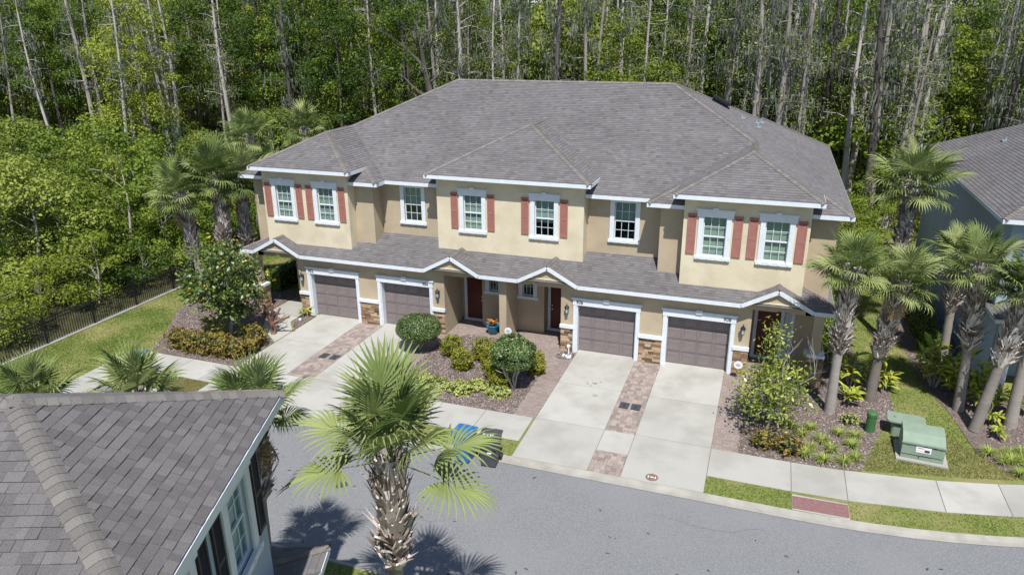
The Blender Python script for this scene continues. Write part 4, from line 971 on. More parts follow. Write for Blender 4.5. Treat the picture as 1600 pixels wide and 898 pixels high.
def shell(n,R,seed,bump=.12,bottom=-1,box=0):
    rg=np.random.default_rng(seed); d=nrm(rg.normal(size=(n,3)))
    if box: d2=np.sign(d)*np.abs(d)**(1-box); d=d2/np.maximum(np.linalg.norm(d2,axis=1,keepdims=True),.01)*(1+.18*box*(np.abs(d).sum(1,keepdims=True)-1))
    k=1+bump*(np.sin(d[:,0]*7+seed)*np.cos(d[:,1]*6+seed*2)+.6*np.sin(d[:,2]*9+seed*3)) - rg.random(n)**2*.18
    P=d*k[:,None]*np.array(R); m_=d[:,2]>bottom; return P[m_],d[m_]
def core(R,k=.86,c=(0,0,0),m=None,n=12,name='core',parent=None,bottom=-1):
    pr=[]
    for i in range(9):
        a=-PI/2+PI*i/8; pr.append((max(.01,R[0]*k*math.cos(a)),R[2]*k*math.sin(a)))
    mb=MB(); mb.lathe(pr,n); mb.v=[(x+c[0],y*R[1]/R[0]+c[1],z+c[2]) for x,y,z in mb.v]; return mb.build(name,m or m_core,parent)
def shrub(name,label,cat,loc,R,n,size,m,group=None,seed=1,zc=None,bump=.12,box=0,asp=.6):
    t=thing(name,label,cat,loc,0,group); P,d=shell(n,R,seed,bump,-.95,box); zc=R[2]*.95 if zc is None else zc; P=P+np.array([0,0,zc]); P[:,2]=np.maximum(P[:,2],.02)
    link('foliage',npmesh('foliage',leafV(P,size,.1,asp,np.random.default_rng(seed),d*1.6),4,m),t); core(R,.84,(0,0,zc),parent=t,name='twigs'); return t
# fan palm
def frond_mesh(seed,m,Lp=1.0,Ls=1.0,n=30,droop=.55,dead=False):
    rg=np.random.default_rng(seed); Q=[]
    # petiole (tube-ish strip, two crossed quads)
    pts=[]; z=0;x=0
    for k in range(6): s_=k/5; pts.append(np.array([Lp*s_,0,-.10*Lp*s_*s_])) 
    for k in range(5):
        a,b_=pts[k],pts[k+1]; w0,w1=.028-.003*k,.028-.003*(k+1)
        for sd in (np.array([0,1,0]),np.array([0,0,.6])): Q+=[a-sd*w0,a+sd*w0,b_+sd*w1,b_-sd*w1]
    h=pts[-1]
    for i in range(n):
        f_=(i+.5)/n; th=(f_-.5)*rad(265); ca=abs(math.cos(th/2)); l=Ls*(.62+.42*ca)*rg.uniform(.9,1.07)
        # costa: base point shifts forward along the axis for central segments
        base=h+np.array([.30*Ls*max(0,math.cos(th))**1.5,0,-.05*Ls*max(0,math.cos(th))]); 
        d=np.array([math.cos(th),math.sin(th),0.0]); side=np.array([-math.sin(th),math.cos(th),0]); lift=.22*abs(math.sin(th))
        w=2*Ls*math.sin(rad(265)/n/2)*.56; tw=rg.uniform(-.35,.35)
        dr=droop*rg.uniform(.5,1.5); prev=None; p=base.copy()
        for k in range(6):
            s_=k/5; ang=lift-.25*s_-dr*max(0,s_-.35)**1.5*2.2
            if k: p=p+(d*math.cos(ang)+np.array([0,0,math.sin(ang)]))*l/5+side*rg.uniform(-.008,.008)
            ww=w*(.25+1.5*s_ if s_<.4 else .85*(1-((s_-.4)/.6)**1.4))+.002
            up_=np.array([0,0,1.0]); sd=side*math.cos(tw)+up_*math.sin(tw)*(.5+.5*(i%2))
            fold=np.array([0,0,.25*ww])
            if prev is not None:
                q,w0,sd0,f0=prev
                Q+=[q-sd0*w0/2,q-f0,p-fold,p-sd*ww/2]; Q+=[q-f0,q+sd0*w0/2,p+sd*ww/2,p-fold]
            prev=(p.copy(),ww,sd,fold)
    return npmesh('frond',np.array(Q),4,m)
FR=[frond_mesh(s_,m_palm,Lp=lp,droop=dr) for s_,lp,dr in ((1,1.0,.30),(2,.85,.42),(3,1.1,.5),(4,.9,.7),(5,1.0,1.0))]
FRD=[frond_mesh(11,m_palmdead,Lp=.8,droop=1.8),frond_mesh(12,m_palmdead,Lp=.9,droop=2.2)]
boot=MB()
bp_=[(-.055,0,-.02),(.055,0,-.02),(.045,-.10,.20),(-.045,-.10,.20),(-.05,.03,.0),(.05,.03,0),(.035,-.07,.22),(-.035,-.07,.22)]
for q in ((0,1,2,3),(7,6,5,4),(1,5,6,2),(4,0,3,7)): boot.face([bp_[k] for k in q])
for sgn in (-1,1): boot.face([(sgn*.045,-.10,.20),(0,-.09,.19),(0,-.07,.20),(sgn*.035,-.07,.22)]); boot.face([(sgn*.045,-.10,.20),(sgn*.005,-.10,.19),(sgn*.05,-.18,.36)])
boot_me=boot.mesh('leaf_base',m_boot)
bootV=np.array(boot.v); 
def palm(label,base,top,R0=.16,Rb=.24,bootlen=1.8,nfr=26,scale=1.0,seed=0,big=False,group='cabbage palms around the houses',dead=1,elo=-20,az0=0,name='fan_palm',low=()):
    base=Vector(base);top=Vector(top); t=thing(name,label,'palm tree',base,0,group); rg=random.Random(seed)
    H=(top-base); L=H.length; ax=H.normalized()
    bend=Vector((rg.uniform(-.12,.12),rg.uniform(-.12,.12),0))
    pt=lambda s_: H*s_+bend*math.sin(PI*s_)
    tr=MB(); n=26; rs=[]
    for k in range(n+1):
        s_=k/n; rr=R0*(1.12-.22*min(1,s_*3))*(1+.045*rg.uniform(-1,1))
        if s_*L>L-bootlen: rr=R0*1.0
        rs.append(rr)
    tr.tube([pt(k/n) for k in range(n+1)],rs,14); tr.build('trunk',m_ptrunk,t,smooth=True)
    Q=[];rows=int(bootlen/.125)+1; rot0=Vector((0,0,1)).rotation_difference(ax).to_matrix()
    for r_ in range(rows):
        z=L-bootlen+r_*.125; per=9 if not big else 9; s_=z/L; c_=pt(s_)
        fr_=r_/max(1,rows-1); rad_=R0+(Rb-R0)*.72*math.sin(min(1,fr_*1.25)*PI*.62)
        for j in range(per):
            a=2*PI*(j+.5*(r_%2))/per+rg.uniform(-.12,.12); sc=rg.uniform(.8,1.35)*(1.0 if not big else 1.15); tl=rg.uniform(-.35,.25)+(.2 if fr_<.3 else -.1)
            M_=Matrix.Translation(c_)@rot0.to_4x4()@Matrix.Rotation(a,4,'Z')@Matrix.Translation((0,-rad_*.92,0))@Matrix.Rotation(tl+rg.uniform(-.1,.1),4,'X')@Matrix.Rotation(rg.uniform(-.5,.5),4,'Z')@Matrix.Diagonal((sc*1.15,sc,sc*1.1,1))
            if big:
                o=link('leaf_base',boot_me,t); o.matrix_local=M_
            else: Q.append((M_,))
    if Q:
        mb=MB()
        for (M_,) in Q:
            i0=len(mb.v); mb.v+=[tuple(M_@Vector(v_)) for v_ in boot.v]; mb.f+=[tuple(i0+k for k in f_) for f_ in boot.f]; mb.uv+=boot.uv
        mb.build('leaf_base',m_boot,t,kind='stuff')
    for i in range(nfr):
        f_=i/(nfr-1); el=rad(84-(84-elo)*f_**.85)+rg.uniform(-.08,.08); az=az0+i*2.39996+rg.uniform(-.15,.15)
        me=FR[min(4,int(f_*4.2+rg.random()*.8))]; sc=scale*rg.uniform(.86,1.1)*(.82+.18*math.sin(PI*min(1,f_+.2)))
        M_=Matrix.Translation(H+ax*((.45-.42*f_) if big else (.15-.25*f_)))@rot0.to_4x4()@Matrix.Rotation(az,4,'Z')@Matrix.Rotation(-el,4,'Y')@Matrix.Rotation(rg.uniform(-.35,.35),4,'X')@Matrix.Scale(sc,4)
        o=link('frond',me,t); o.matrix_local=M_
    for az,el in low:
        M_=Matrix.Translation(H+ax*.05)@Matrix.Rotation(az,4,'Z')@Matrix.Rotation(-rad(el),4,'Y')@Matrix.Scale(scale*1.08,4)
        o=link('frond',FR[2],t); o.matrix_local=M_
    for i in range(dead):
        M_=Matrix.Translation(H-ax*.2)@Matrix.Rotation(rg.uniform(0,6.28),4,'Z')@Matrix.Rotation(rad(60+rg.uniform(0,20)),4,'Y')@Matrix.Scale(scale*.85,4)
        o=link('frond',rg.choice(FRD),t,label='dead tan frond hanging down'); o.matrix_local=M_
    return t
# ---------------------------------------------------------------- palms, measured positions
palm('largest palm, in front of the road, with a thick criss-cross trunk of leaf stubs',(1.0,-17.3,-.015),(1.05,-17.3,5.60),.15,.25,2.2,15,.84,3,big=True,dead=0,elo=44,low=((3.40,-6),(.22,-14),(.62,12),(3.0,20)))
palm('palm beside the near grey house corner with hanging dead tan fronds',(-2.62,-16.45,-.015),(-2.62,-16.4,5.35),.14,.22,1.9,18,.66,4,dead=4,elo=0)
palm('palm whose pale crown peeks over the middle of the near roof ridge',(-7.1,-15.2,-.015),(-7.1,-15.2,4.35),.16,.24,1.5,18,.72,5,elo=10)
palm('palm whose crown tips just peek over the left of the near roof ridge',(-10.9,-15.1,-.015),(-10.9,-15.1,3.5),.16,.24,1.5,16,.70,6,elo=10)
palm('palm with a shaggy grey trunk at the corner of the right entry porch',(9.73,-1.97,0),(9.75,-1.95,5.15),.17,.30,2.8,28,.70,7)
palm('palm with a leaning shaggy trunk standing second from the right entry porch',(11.14,-.61,0),(11.45,-.75,4.55),.18,.30,2.8,28,.74,8,dead=3)
palm('palm in the gap between the two houses, farthest back',(12.2,5.7,0),(12.45,6.1,6.6),.19,.30,2.8,28,1.0,9)
palm('palm against the wall of the grey-blue house, behind the front three',(14.1,3.3,0),(13.9,3.2,4.6),.17,.27,2.2,20,.62,10)
palm('first of the three front palms before the grey-blue house, nearly upright',(14.02,-.37,0),(13.75,-.5,5.2),.17,.27,2.8,26,.70,11,dead=3)
palm('palm leaning to the right before the grey-blue house, with curved stubs',(14.24,-1.75,0),(14.95,-1.3,4.8),.18,.27,2.5,26,.72,12)
palm('palm nearest the right edge of the picture',(15.44,-1.04,0),(15.5,-1.0,4.7),.19,.29,1.9,26,.74,13,dead=3)
palm('left palm of the three by the left end of the townhouse, leaning left',(-18.75,-.3,0),(-19.2,-.5,5.45),.20,.30,3.2,28,.98,14,dead=3)
palm('middle palm of the three by the left end of the townhouse',(-18.1,.5,0),(-17.9,.6,6.1),.22,.34,3.6,28,.98,15)
palm('right palm of the three by the left end of the townhouse, nearest its wall',(-17.3,1.3,0),(-17.3,1.4,5.8),.20,.29,3.4,26,.92,16)
palm('palm beyond the fence, left of the two showing above the left roof hip',(-25.5,12.5,0),(-25.5,12.5,6.1),.19,.28,2.4,22,1.0,17)
palm('palm beyond the fence, nearest the left roof hip',(-22.6,14.5,0),(-22.6,14.5,6.4),.19,.28,2.4,22,1.0,18)
palm('small palm in the wood by the bare dead tree',(-17.5,23.5,0),(-17.5,23.5,5.0),.17,.25,2.0,20,1.1,19)

# small trees
def branchy(mb,p,d,L,r_,depth,rg,spread=.6,ends=None,segs=3,up=.15):
    pts=[Vector(p)];rs=[r_];d=Vector(d).normalized()
    for k in range(segs): d=(d+Vector((rg.uniform(-1,1),rg.uniform(-1,1),rg.uniform(-.6,1)*.6+up))*.22).normalized(); pts.append(pts[-1]+d*L/segs); rs.append(r_*(1-.45*(k+1)/segs))
    mb.tube(pts,rs,6 if depth>0 else 5,cap=False)
    if ends is not None and depth<=1: ends.append(pts[-1]); ends.append(pts[-2])
    if depth>0:
        nb=rg.choice((2,3)) if depth>1 else 3
        for k in range(nb):
            a=rg.uniform(0,2*PI); nd=(d+Vector((math.cos(a),math.sin(a),rg.uniform(-.2,.4)))*spread).normalized(); branchy(mb,pts[-1] if k<2 else pts[-2],nd,L*rg.uniform(.6,.85),rs[-1]*.8,depth-1,rg,spread,ends,segs,up)
def small_tree(name,label,cat,loc,H0,cc,CR,ncl,nleaf,size,m,mb_,rt=.06,seed=0,asp=.45,clr=.3,trunks=1,hollow=.35,extra=None,group=None):
    t=thing(name,label,cat,loc,0,group); rg=random.Random(seed); tm_=MB()
    for k in range(trunks):
        a=rg.uniform(0,6.28); branchy(tm_,(.05*math.cos(a)*k,.05*math.sin(a)*k,0),(.3*math.cos(a)*(trunks>1),.3*math.sin(a)*(trunks>1),1),H0,rt,3,rg,.75)
    tm_.build('trunk',mb_,t,smooth=True)
    nr_=np.random.default_rng(seed); d=nrm(nr_.normal(size=(ncl,3))); rr=(hollow+(1-hollow)*nr_.random(ncl)**.6)
    cc_=d*rr[:,None]*np.array(CR)+np.array(cc)
    tw=MB(); c0=Vector((cc[0],cc[1],cc[2]-CR[2]*.75))
    for q in cc_[::2]: tw.tube([c0,(c0+Vector(q))/2+Vector((0,0,.1)),Vector(q)],[.022,.014,.006],4,cap=False)
    tw.build('twigs',mb_,t,kind='stuff')
    P=np.repeat(cc_,nleaf,0)+nr_.normal(size=(ncl*nleaf,3))*clr*np.array([1,1,.7])*.6
    P[:,2]=np.maximum(P[:,2],.1)
    link('foliage',npmesh('foliage',leafV(P,size,.5,asp,nr_),4,m),t)
    if extra: 
        P=cc_[nr_.integers(0,ncl,extra[1])]+nr_.normal(size=(extra[1],3))*.22; P=P+nrm(P-np.array(cc))*.15; link('yellow_leaves',npmesh('yellow_leaves',leafV(P,size*1.1,.8,.6,nr_),4,extra[0]),t)
    return t
m_yl=mat('yellow_leaf',(.55,.36,.03),(.72,.55,.08),scale=2,rough=.5,island=True,trans=.2)
small_tree('magnolia_tree','dense glossy magnolia with yellow leaves at the left end of the row','tree',(-14.88,-3.41,0),1.5,(.05,0,2.75),(1.8,1.6,1.75),150,46,.19,m_mag,m_paleb,.085,1,.48,.34,1,.3,extra=(m_yl,60))
small_tree('magnolia_tree','young sparse magnolia before the right entry','tree',(7.65,-3.91,0),1.5,(.05,0,1.45),(1.25,1.15,1.0),62,40,.14,m_magR,m_paleb,.05,2,.48,.34,1,.2)
ym=[o_ for o_ in C.objects if o_.get('label','').startswith('young sparse')][0]
P=np.repeat(np.array([(-.05,-.05,2.3+.12*k_) for k_ in range(14)]),30,0)+RNG.normal(size=(420,3))*np.array([.22,.22,.1]); link('foliage',npmesh('foliage',leafV(P,.13,.5,.45),4,m_magR),ym)
tt=thing('topiary_tree','clipped ball shaped tree by the second driveway','clipped tree',(-6.32,-1.9,0)); mb=MB(); rg=random.Random(5)
for k in range(5): branchy(mb,(0,0,0),(.5*math.cos(k*1.3),.5*math.sin(k*1.3),1),.6,.035,1,rg,.5)
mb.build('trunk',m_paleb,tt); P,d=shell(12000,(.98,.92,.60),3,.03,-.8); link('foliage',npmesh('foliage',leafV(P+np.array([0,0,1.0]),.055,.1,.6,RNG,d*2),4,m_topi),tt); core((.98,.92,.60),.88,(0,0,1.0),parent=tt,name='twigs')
tt=thing('topiary_tree','clipped boxy tree on pale bare stems in the mulch bed by the third driveway','clipped tree',(-1.42,-3.9,0)); mb=MB()
for k in range(7): branchy(mb,(.04*math.cos(k),.04*math.sin(k),0),(.38*math.cos(k*.95),.38*math.sin(k*.95),1),.8,.04,1,rg,.5)
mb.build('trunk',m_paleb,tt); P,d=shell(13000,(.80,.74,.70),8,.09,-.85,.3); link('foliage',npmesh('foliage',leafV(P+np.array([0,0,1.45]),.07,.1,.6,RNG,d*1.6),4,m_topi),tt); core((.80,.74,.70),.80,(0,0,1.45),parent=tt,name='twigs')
tt=thing('pruned_tree','hard pruned red-brown tree stump with bare limbs by the left porch','tree',(-13.31,-2.43,0)); mb=MB()
mb.tube([(0,0,0),(0,.02,.25),(-.02,0,.55)],[.13,.10,.11],9)
for dx,dy,l,dz in ((-.5,.1,.9,1.1),(.45,.3,.8,.9),(-.1,-.3,.8,1.2),(1.1,.1,1.0,.5),(-.9,.3,.7,.8),(.3,-.2,1.1,1.0)):
    a=Vector((-.02,0,.5)); dd=Vector((dx,dy,dz)).normalized(); mb.tube([a,a+dd*l*.4+Vector((0,0,.02)),a+dd*l*.7,a+dd*l],[.085,.065,.055,.05],7)
mb.build('trunk',m_redbark,tt)
# shrubs
for i,(x,y,R,lb) in enumerate(((-4.76,-2.0,(.45,.42,.48),'golden rounded shrub at the left of the central bed'),(-3.9,-3.0,(.44,.42,.42),'golden shrub in front of the left golden one'),(-3.35,-1.95,(.52,.46,.50),'golden shrub by the mulch square at the middle of the central bed'),(-2.75,-2.6,(.48,.46,.46),'golden shrub second of the chain beside the clipped boxy tree'),(-2.35,-3.3,(.44,.44,.44),'golden shrub third of the chain beside the clipped boxy tree'),(-1.95,-3.95,(.42,.42,.40),'golden shrub lowest of the chain beside the clipped boxy tree'),(-.98,-2.45,(.38,.38,.50),'golden shrub at the right edge of the central bed'))):
    shrub('golden_shrub',lb,'shrub',(x,y,0),R,3600,.055,m_yel,'golden shrubs in the central bed',20+i,bump=.2)
for i,(x,y,r0,lb) in enumerate(((-5.1,-4.7,.65,'pale chartreuse ground cover at the left of the central bed'),(-4.2,-4.75,.6,'pale chartreuse ground cover left of centre along the sidewalk'),(-3.2,-4.75,.5,'pale chartreuse ground cover at the middle front of the central bed'),(-1.75,-4.55,.42,'small chartreuse clump under the clipped boxy tree'),(-2.7,-4.3,.35,'small chartreuse clump between the golden shrubs'))):
    shrub('ground_cover',lb,'ground cover plant',(x,y,0),(r0,r0*.8,.22),1800,.075,m_char,'chartreuse ground cover in the central bed',40+i,zc=.12,bump=.3,asp=.7)
for i,(x,y,R,lb) in enumerate(((-16.2,-4.95,(.5,.42,.45),'bronze croton at the left end of the left bed hedge'),(-15.45,-5.05,(.5,.42,.45),'bronze croton second from the left in the left bed hedge'),(-14.7,-5.05,(.5,.45,.48),'bronze croton in the middle of the left bed hedge'),(-13.95,-5.05,(.5,.45,.5),'bronze croton right of the middle of the left bed hedge'),(-13.25,-4.95,(.45,.42,.45),'bronze croton at the right end of the left bed hedge'),(-13.2,-3.75,(.4,.4,.45),'dark croton behind the hedge near the left driveway'),(-12.95,-4.4,(.3,.3,.35),'croton at the corner of the left driveway'))):
    shrub('croton_shrub',lb,'shrub',(x,y,0),R,1300,.12,m_crot,'crotons in the left bed',60+i,bump=.3,asp=.42)
shrub('croton_shrub','orange-brown croton left one of two at the right bed by the sidewalk','shrub',(7.57,-5.12,0),(.36,.33,.30),700,.11,m_crot,None,71,bump=.3,asp=.42)
shrub('croton_shrub','orange-brown croton right one of two at the right bed by the sidewalk','shrub',(8.34,-5.2,0),(.40,.36,.34),800,.11,m_crot,None,72,bump=.3,asp=.42)
LT=[blade_mesh('blades',m_lir,90,.42,.020,s_,(.3,1.4),.9) for s_ in (1,2,3)]
def tuft(x,y,lb,sc=1,i=0,grp='liriope clumps in the right bed'):
    t=thing('liriope_clump',lb,'grass clump',(x,y,0),i*1.1,grp); link('blades',LT[i%3],t,scale=(sc,sc,sc*.95)); return t
ORDN=['first','second','third','fourth','fifth','sixth','seventh','eighth','ninth','tenth','eleventh','twelfth','thirteenth']
LP=[(8.44,-3.61),(9.05,-3.49),(8.79,-3.96),(9.36,-4.19),(9.94,-3.53),(10.41,-3.55),(9.63,-4.68),(10.28,-4.19),(8.81,-5.25),(8.99,-4.75),(9.38,-5.4),(9.96,-5.3),(10.32,-4.95)]; LP.sort()
for i,(x,y) in enumerate(LP): tuft(x,y,ORDN[i]+' bright green liriope clump from the left in the right mulch bed',random.Random(i).uniform(.85,1.15),i)
for i,(x,y) in enumerate(sorted([(14.31,-3.31),(14.59,-3.72),(14.91,-4.28),(14.90,-3.1),(14.87,-3.62),(15.3,-2.96),(15.6,-3.4),(15.3,-4.0),(15.9,-3.5),(15.2,-3.5)])): tuft(x,y,ORDN[i]+' liriope clump from the left below the leaning palm at the right edge',random.Random(i).uniform(.85,1.15),i,'liriope clumps at the right edge')
shrub('pale_shrub','small pale variegated clump left of the green cylinder','shrub',(10.35,-2.55,0),(.30,.28,.16),260,.10,m_char,None,77,zc=.12,bump=.3)
# broad leaved plants with single leaves
def leaf_me(L,w,m):
    mb=MB(); n=5; prev=None
    for k in range(n+1):
        s_=k/n; ww=w*math.sin(PI*(.08+.92*s_)**.8)*.5+.002; z=.10*L*math.sin(PI*s_)-.22*L*s_*s_
        cur=((L*s_,-ww,z+.25*ww),(L*s_,0,z),(L*s_,ww,z+.25*ww))
        if prev: mb.face([prev[0],prev[1],cur[1],cur[0]]); mb.face([prev[1],prev[2],cur[2],cur[1]])
        prev=cur
    return mb.mesh('leaf',m)
LFM=[leaf_me(.50,.15,m_ging),leaf_me(.42,.13,m_ging)]
def leafplant(name,label,loc,n=45,H=1.2,R=.5,sc=1,seed=0,group=None,cat='plant'):
    t=thing(name,label,cat,loc,0,group); rg=random.Random(seed); st_=MB(); ns=max(3,n//7)
    for s_ in range(ns):
        a=rg.uniform(0,6.28); tip=Vector((R*math.cos(a)*rg.uniform(.3,1),R*math.sin(a)*rg.uniform(.3,1),H*rg.uniform(.6,1))); b0=Vector((.1*math.cos(a),.1*math.sin(a),0))
        mid=(b0+tip)/2+Vector((0,0,.12)); st_.tube([b0,mid,tip],[.014,.011,.006],5)
        for k in range(n//ns):
            f_=.3+.7*k/max(1,n//ns-1); p=b0.lerp(mid,f_*2) if f_<.5 else mid.lerp(tip,f_*2-1)
            az=a+rg.uniform(-1.3,1.3)+(PI*(k%2))*.6; el=rg.uniform(-.1,.9)
            o=link('leaf',LFM[k%2],t); o.matrix_local=Matrix.Translation(p)@Matrix.Rotation(az,4,'Z')@Matrix.Rotation(-el,4,'Y')@Matrix.Rotation(rg.uniform(-.5,.5),4,'X')@Matrix.Scale(sc*rg.uniform(.75,1.15),4)
    st_.build('stems',m_paleb,t)
gp='variegated ginger plants'
leafplant('ginger_plant','yellow variegated ginger at the foot of the porch palm, right side',(10.35,-1.1,0),44,.55,.42,.95,1,gp)
leafplant('ginger_plant','tall ginger between the two porch palms',(10.6,.4,0),60,1.3,.5,1.0,2,gp)
leafplant('ginger_plant','ginger behind the second porch palm by the lawn',(11.7,.5,0),50,.9,.45,1.0,3,gp)
leafplant('ginger_plant','tall dark ginger beside the porch wall end',(10.0,2.2,0),60,1.6,.5,1.1,4,gp)
leafplant('ginger_plant','ginger shoot in front of the entry pedestal',(8.75,-.75,0),34,1.25,.35,.8,5,gp)
leafplant('ginger_plant','large yellow-green shell ginger before the grey-blue house, left part',(13.5,1.3,0),100,1.5,.85,1.35,6,gp)
leafplant('ginger_plant','large shell ginger between the front palms and the grey-blue wall',(14.3,.7,0),100,1.4,.8,1.3,7,gp)
leafplant('ginger_plant','ginger between the first and the leaning palm at right',(14.85,-.4,0),50,1.0,.45,1.0,8,gp)
leafplant('ginger_plant','low yellow ginger at the foot of the leaning palm',(14.92,-1.0,0),26,.45,.3,.8,9,gp)
leafplant('ginger_plant','yellow clump in the mulch right of the leaning palm foot',(15.0,-2.0,0),24,.35,.35,.8,10,gp)
leafplant('ginger_plant','ginger at the right edge behind the last palm',(16.0,-.3,0),50,1.0,.5,1.0,11,gp)
leafplant('cordyline_plant','yellow-green spiky plant left of the magnolia trunk',(-15.9,-3.23,0),40,.7,.4,1.0,12,None)
leafplant('cordyline_plant','green spiky plant just left of the magnolia foot',(-15.1,-3.8,0),34,.5,.35,.9,13,None)
leafplant('cordyline_plant','small yellow plant in the mulch triangle by the first garage',(-13.12,-.30,0),22,.35,.2,.7,14,None)
leafplant('cordyline_plant','dark green spiky plant right of the magnolia foot',(-14.0,-3.4,0),34,.6,.4,.9,15,None)
# hedges
def hedge(label,x0,x1,y0,y1,h,n,seed,m=m_hedge):
    t=thing('hedge',label,'hedge',((x0+x1)/2,(y0+y1)/2,0)); rg=np.random.default_rng(seed); w,d=(x1-x0)/2,(y1-y0)/2
    P=np.stack([rg.uniform(-w,w,n),rg.uniform(-d,d,n),rg.uniform(.05,h,n)],1); f_=rg.integers(0,5,n); B_=np.zeros((n,3))
    for k,(ax_,v_) in enumerate(((0,-w),(0,w),(1,-d),(1,d),(2,h))): mk=f_==k; P[mk,ax_]=v_+rg.normal(size=mk.sum())*.05; B_[mk,ax_]=np.sign(v_)*1.5
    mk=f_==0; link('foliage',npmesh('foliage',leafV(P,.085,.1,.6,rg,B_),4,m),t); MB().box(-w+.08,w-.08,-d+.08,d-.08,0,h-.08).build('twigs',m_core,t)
hedge('clipped hedge along the shaded wall of the grey-blue house',13.55,14.15,4.4,11.5,.95,9000,1)
hedge('clipped hedge beside the left porch of the townhouse',-17.1,-16.3,2.2,6.5,1.05,5000,2)
hedge('hedge against the end wall behind the porch palms',9.65,10.2,3.2,9,1.3,6000,3)

# ---------------------------------------------------------------- fence
fn=thing('metal_fence','black metal picket fence along the wood at the left','fence',(-21.95,3.5,0))
fy0,fy1=-12.5,13.5
fp=MB().box(-.035,.035,-.035,.035,-.3,1.28).box(-.045,.045,-.045,.045,1.28,1.31).mesh('post',m_blk)
pk=MB().box(-.011,.011,-.011,.011,-.18,1.12).mesh('picket',m_blk)
y=fy0
while y<=fy1: link('post',fp,fn,(0,y,0)); y+=2.44
for z in (1.14,.98,-.08): MB().box(-.016,.016,fy0,fy1,z,z+.035).build('rail',m_blk,fn)
y=fy0+.12
while y<fy1: link('picket',pk,fn,(0,y,0)); y+=.122
struct(MB().box(-22.10,-21.80,-30,30,-.1,.035).build('mow_strip',m_kerb))

# ---------------------------------------------------------------- the wood
def crown_pts(ncl,H,R,zb,seed,shape=1.0):
    rg=np.random.default_rng(seed); pts=[]
    while len(pts)<ncl:
        z=rg.random(); rad_=R*(math.sin(PI*min(1,.12+.88*z)**shape))**.7*(.35+.65*rg.random()**.5); a=rg.uniform(0,2*PI)
        a=a+.8*math.sin(z*9+seed); pts.append((rad_*math.cos(a),rad_*math.sin(a),zb+(H-zb)*z))
    return np.array(pts)
def tree_kit(seed,H,R,zb,ncl,nl,size,mleaf,mbark,clr=.75,rt=.16,moss=0,limbs=10):
    rg=random.Random(seed); nr_=np.random.default_rng(seed); tb=MB(); lean=Vector((rg.uniform(-.5,.5),rg.uniform(-.5,.5),0))
    tp=lambda s_: Vector((lean.x*math.sin(s_*2.5),lean.y*math.sin(s_*2.2),H*.93*s_))
    tb.tube([tp(k/8) for k in range(9)],[rt*(1.25-1.1*(k/8)) for k in range(9)],7)
    cl=crown_pts(ncl,H,R,zb,seed)
    for q in cl[:limbs]:
        s_=max(.1,min(.9,(q[2]-R*.4)/(H*.93))); a=tp(s_); b_=Vector(q); tb.tube([a,a.lerp(b_,.5)+Vector((0,0,.3)),b_],[rt*.4*(1.2-s_),rt*.25*(1.2-s_),.02],5,cap=False)
    N_=ncl*nl; dr_=nrm(nr_.normal(size=(N_,3))+np.array([0,0,.35])); k_=(.6+.8*nr_.random((ncl,1,1))).repeat(nl,1).reshape(-1,1)
    lump=1+.28*np.sin(dr_[:,:1]*5+np.repeat(nr_.random((ncl,1))*6,nl,0))*np.cos(dr_[:,1:2]*5)
    P=np.repeat(cl,nl,0)+dr_*np.array([clr,clr,clr*.62])*k_*lump*(1-.45*nr_.random((N_,1))**2.2)
    kit=[('trunk',tb.mesh('trunk',mbark,True)),('crown',npmesh('crown',leafV(P,size,.25,.62,nr_,dr_*1.5),4,mleaf))]
    if moss:
        k=moss; bs=cl[nr_.integers(0,ncl,k)]+nr_.normal(size=(k,3))*.5; kit.append(('moss',moss_mesh(bs,nr_)))
    return kit
def moss_mesh(bs,nr_,Lm=(.2,.75)):
    k=len(bs); Q=[]
    rep=5; b=np.repeat(bs,rep,0)+nr_.normal(size=(k*rep,3))*.30; n=len(b); a=nr_.uniform(0,2*PI,n); w=(.018+.035*nr_.random(n))[:,None]; d=np.stack([np.cos(a),np.sin(a),np.zeros(n)],1)*w
    l=np.zeros((n,3)); l[:,2]=-nr_.uniform(*Lm,n); l[:,0]=nr_.normal(size=n)*.08
    return npmesh('moss',np.stack([b-d,b+d,b+d*.7+l*.5,b-d*.9+l*.5, b-d*.9+l*.5,b+d*.7+l*.5,b+d*.1+l,b-d*.1+l],1).reshape(-1,3),4,m_moss)
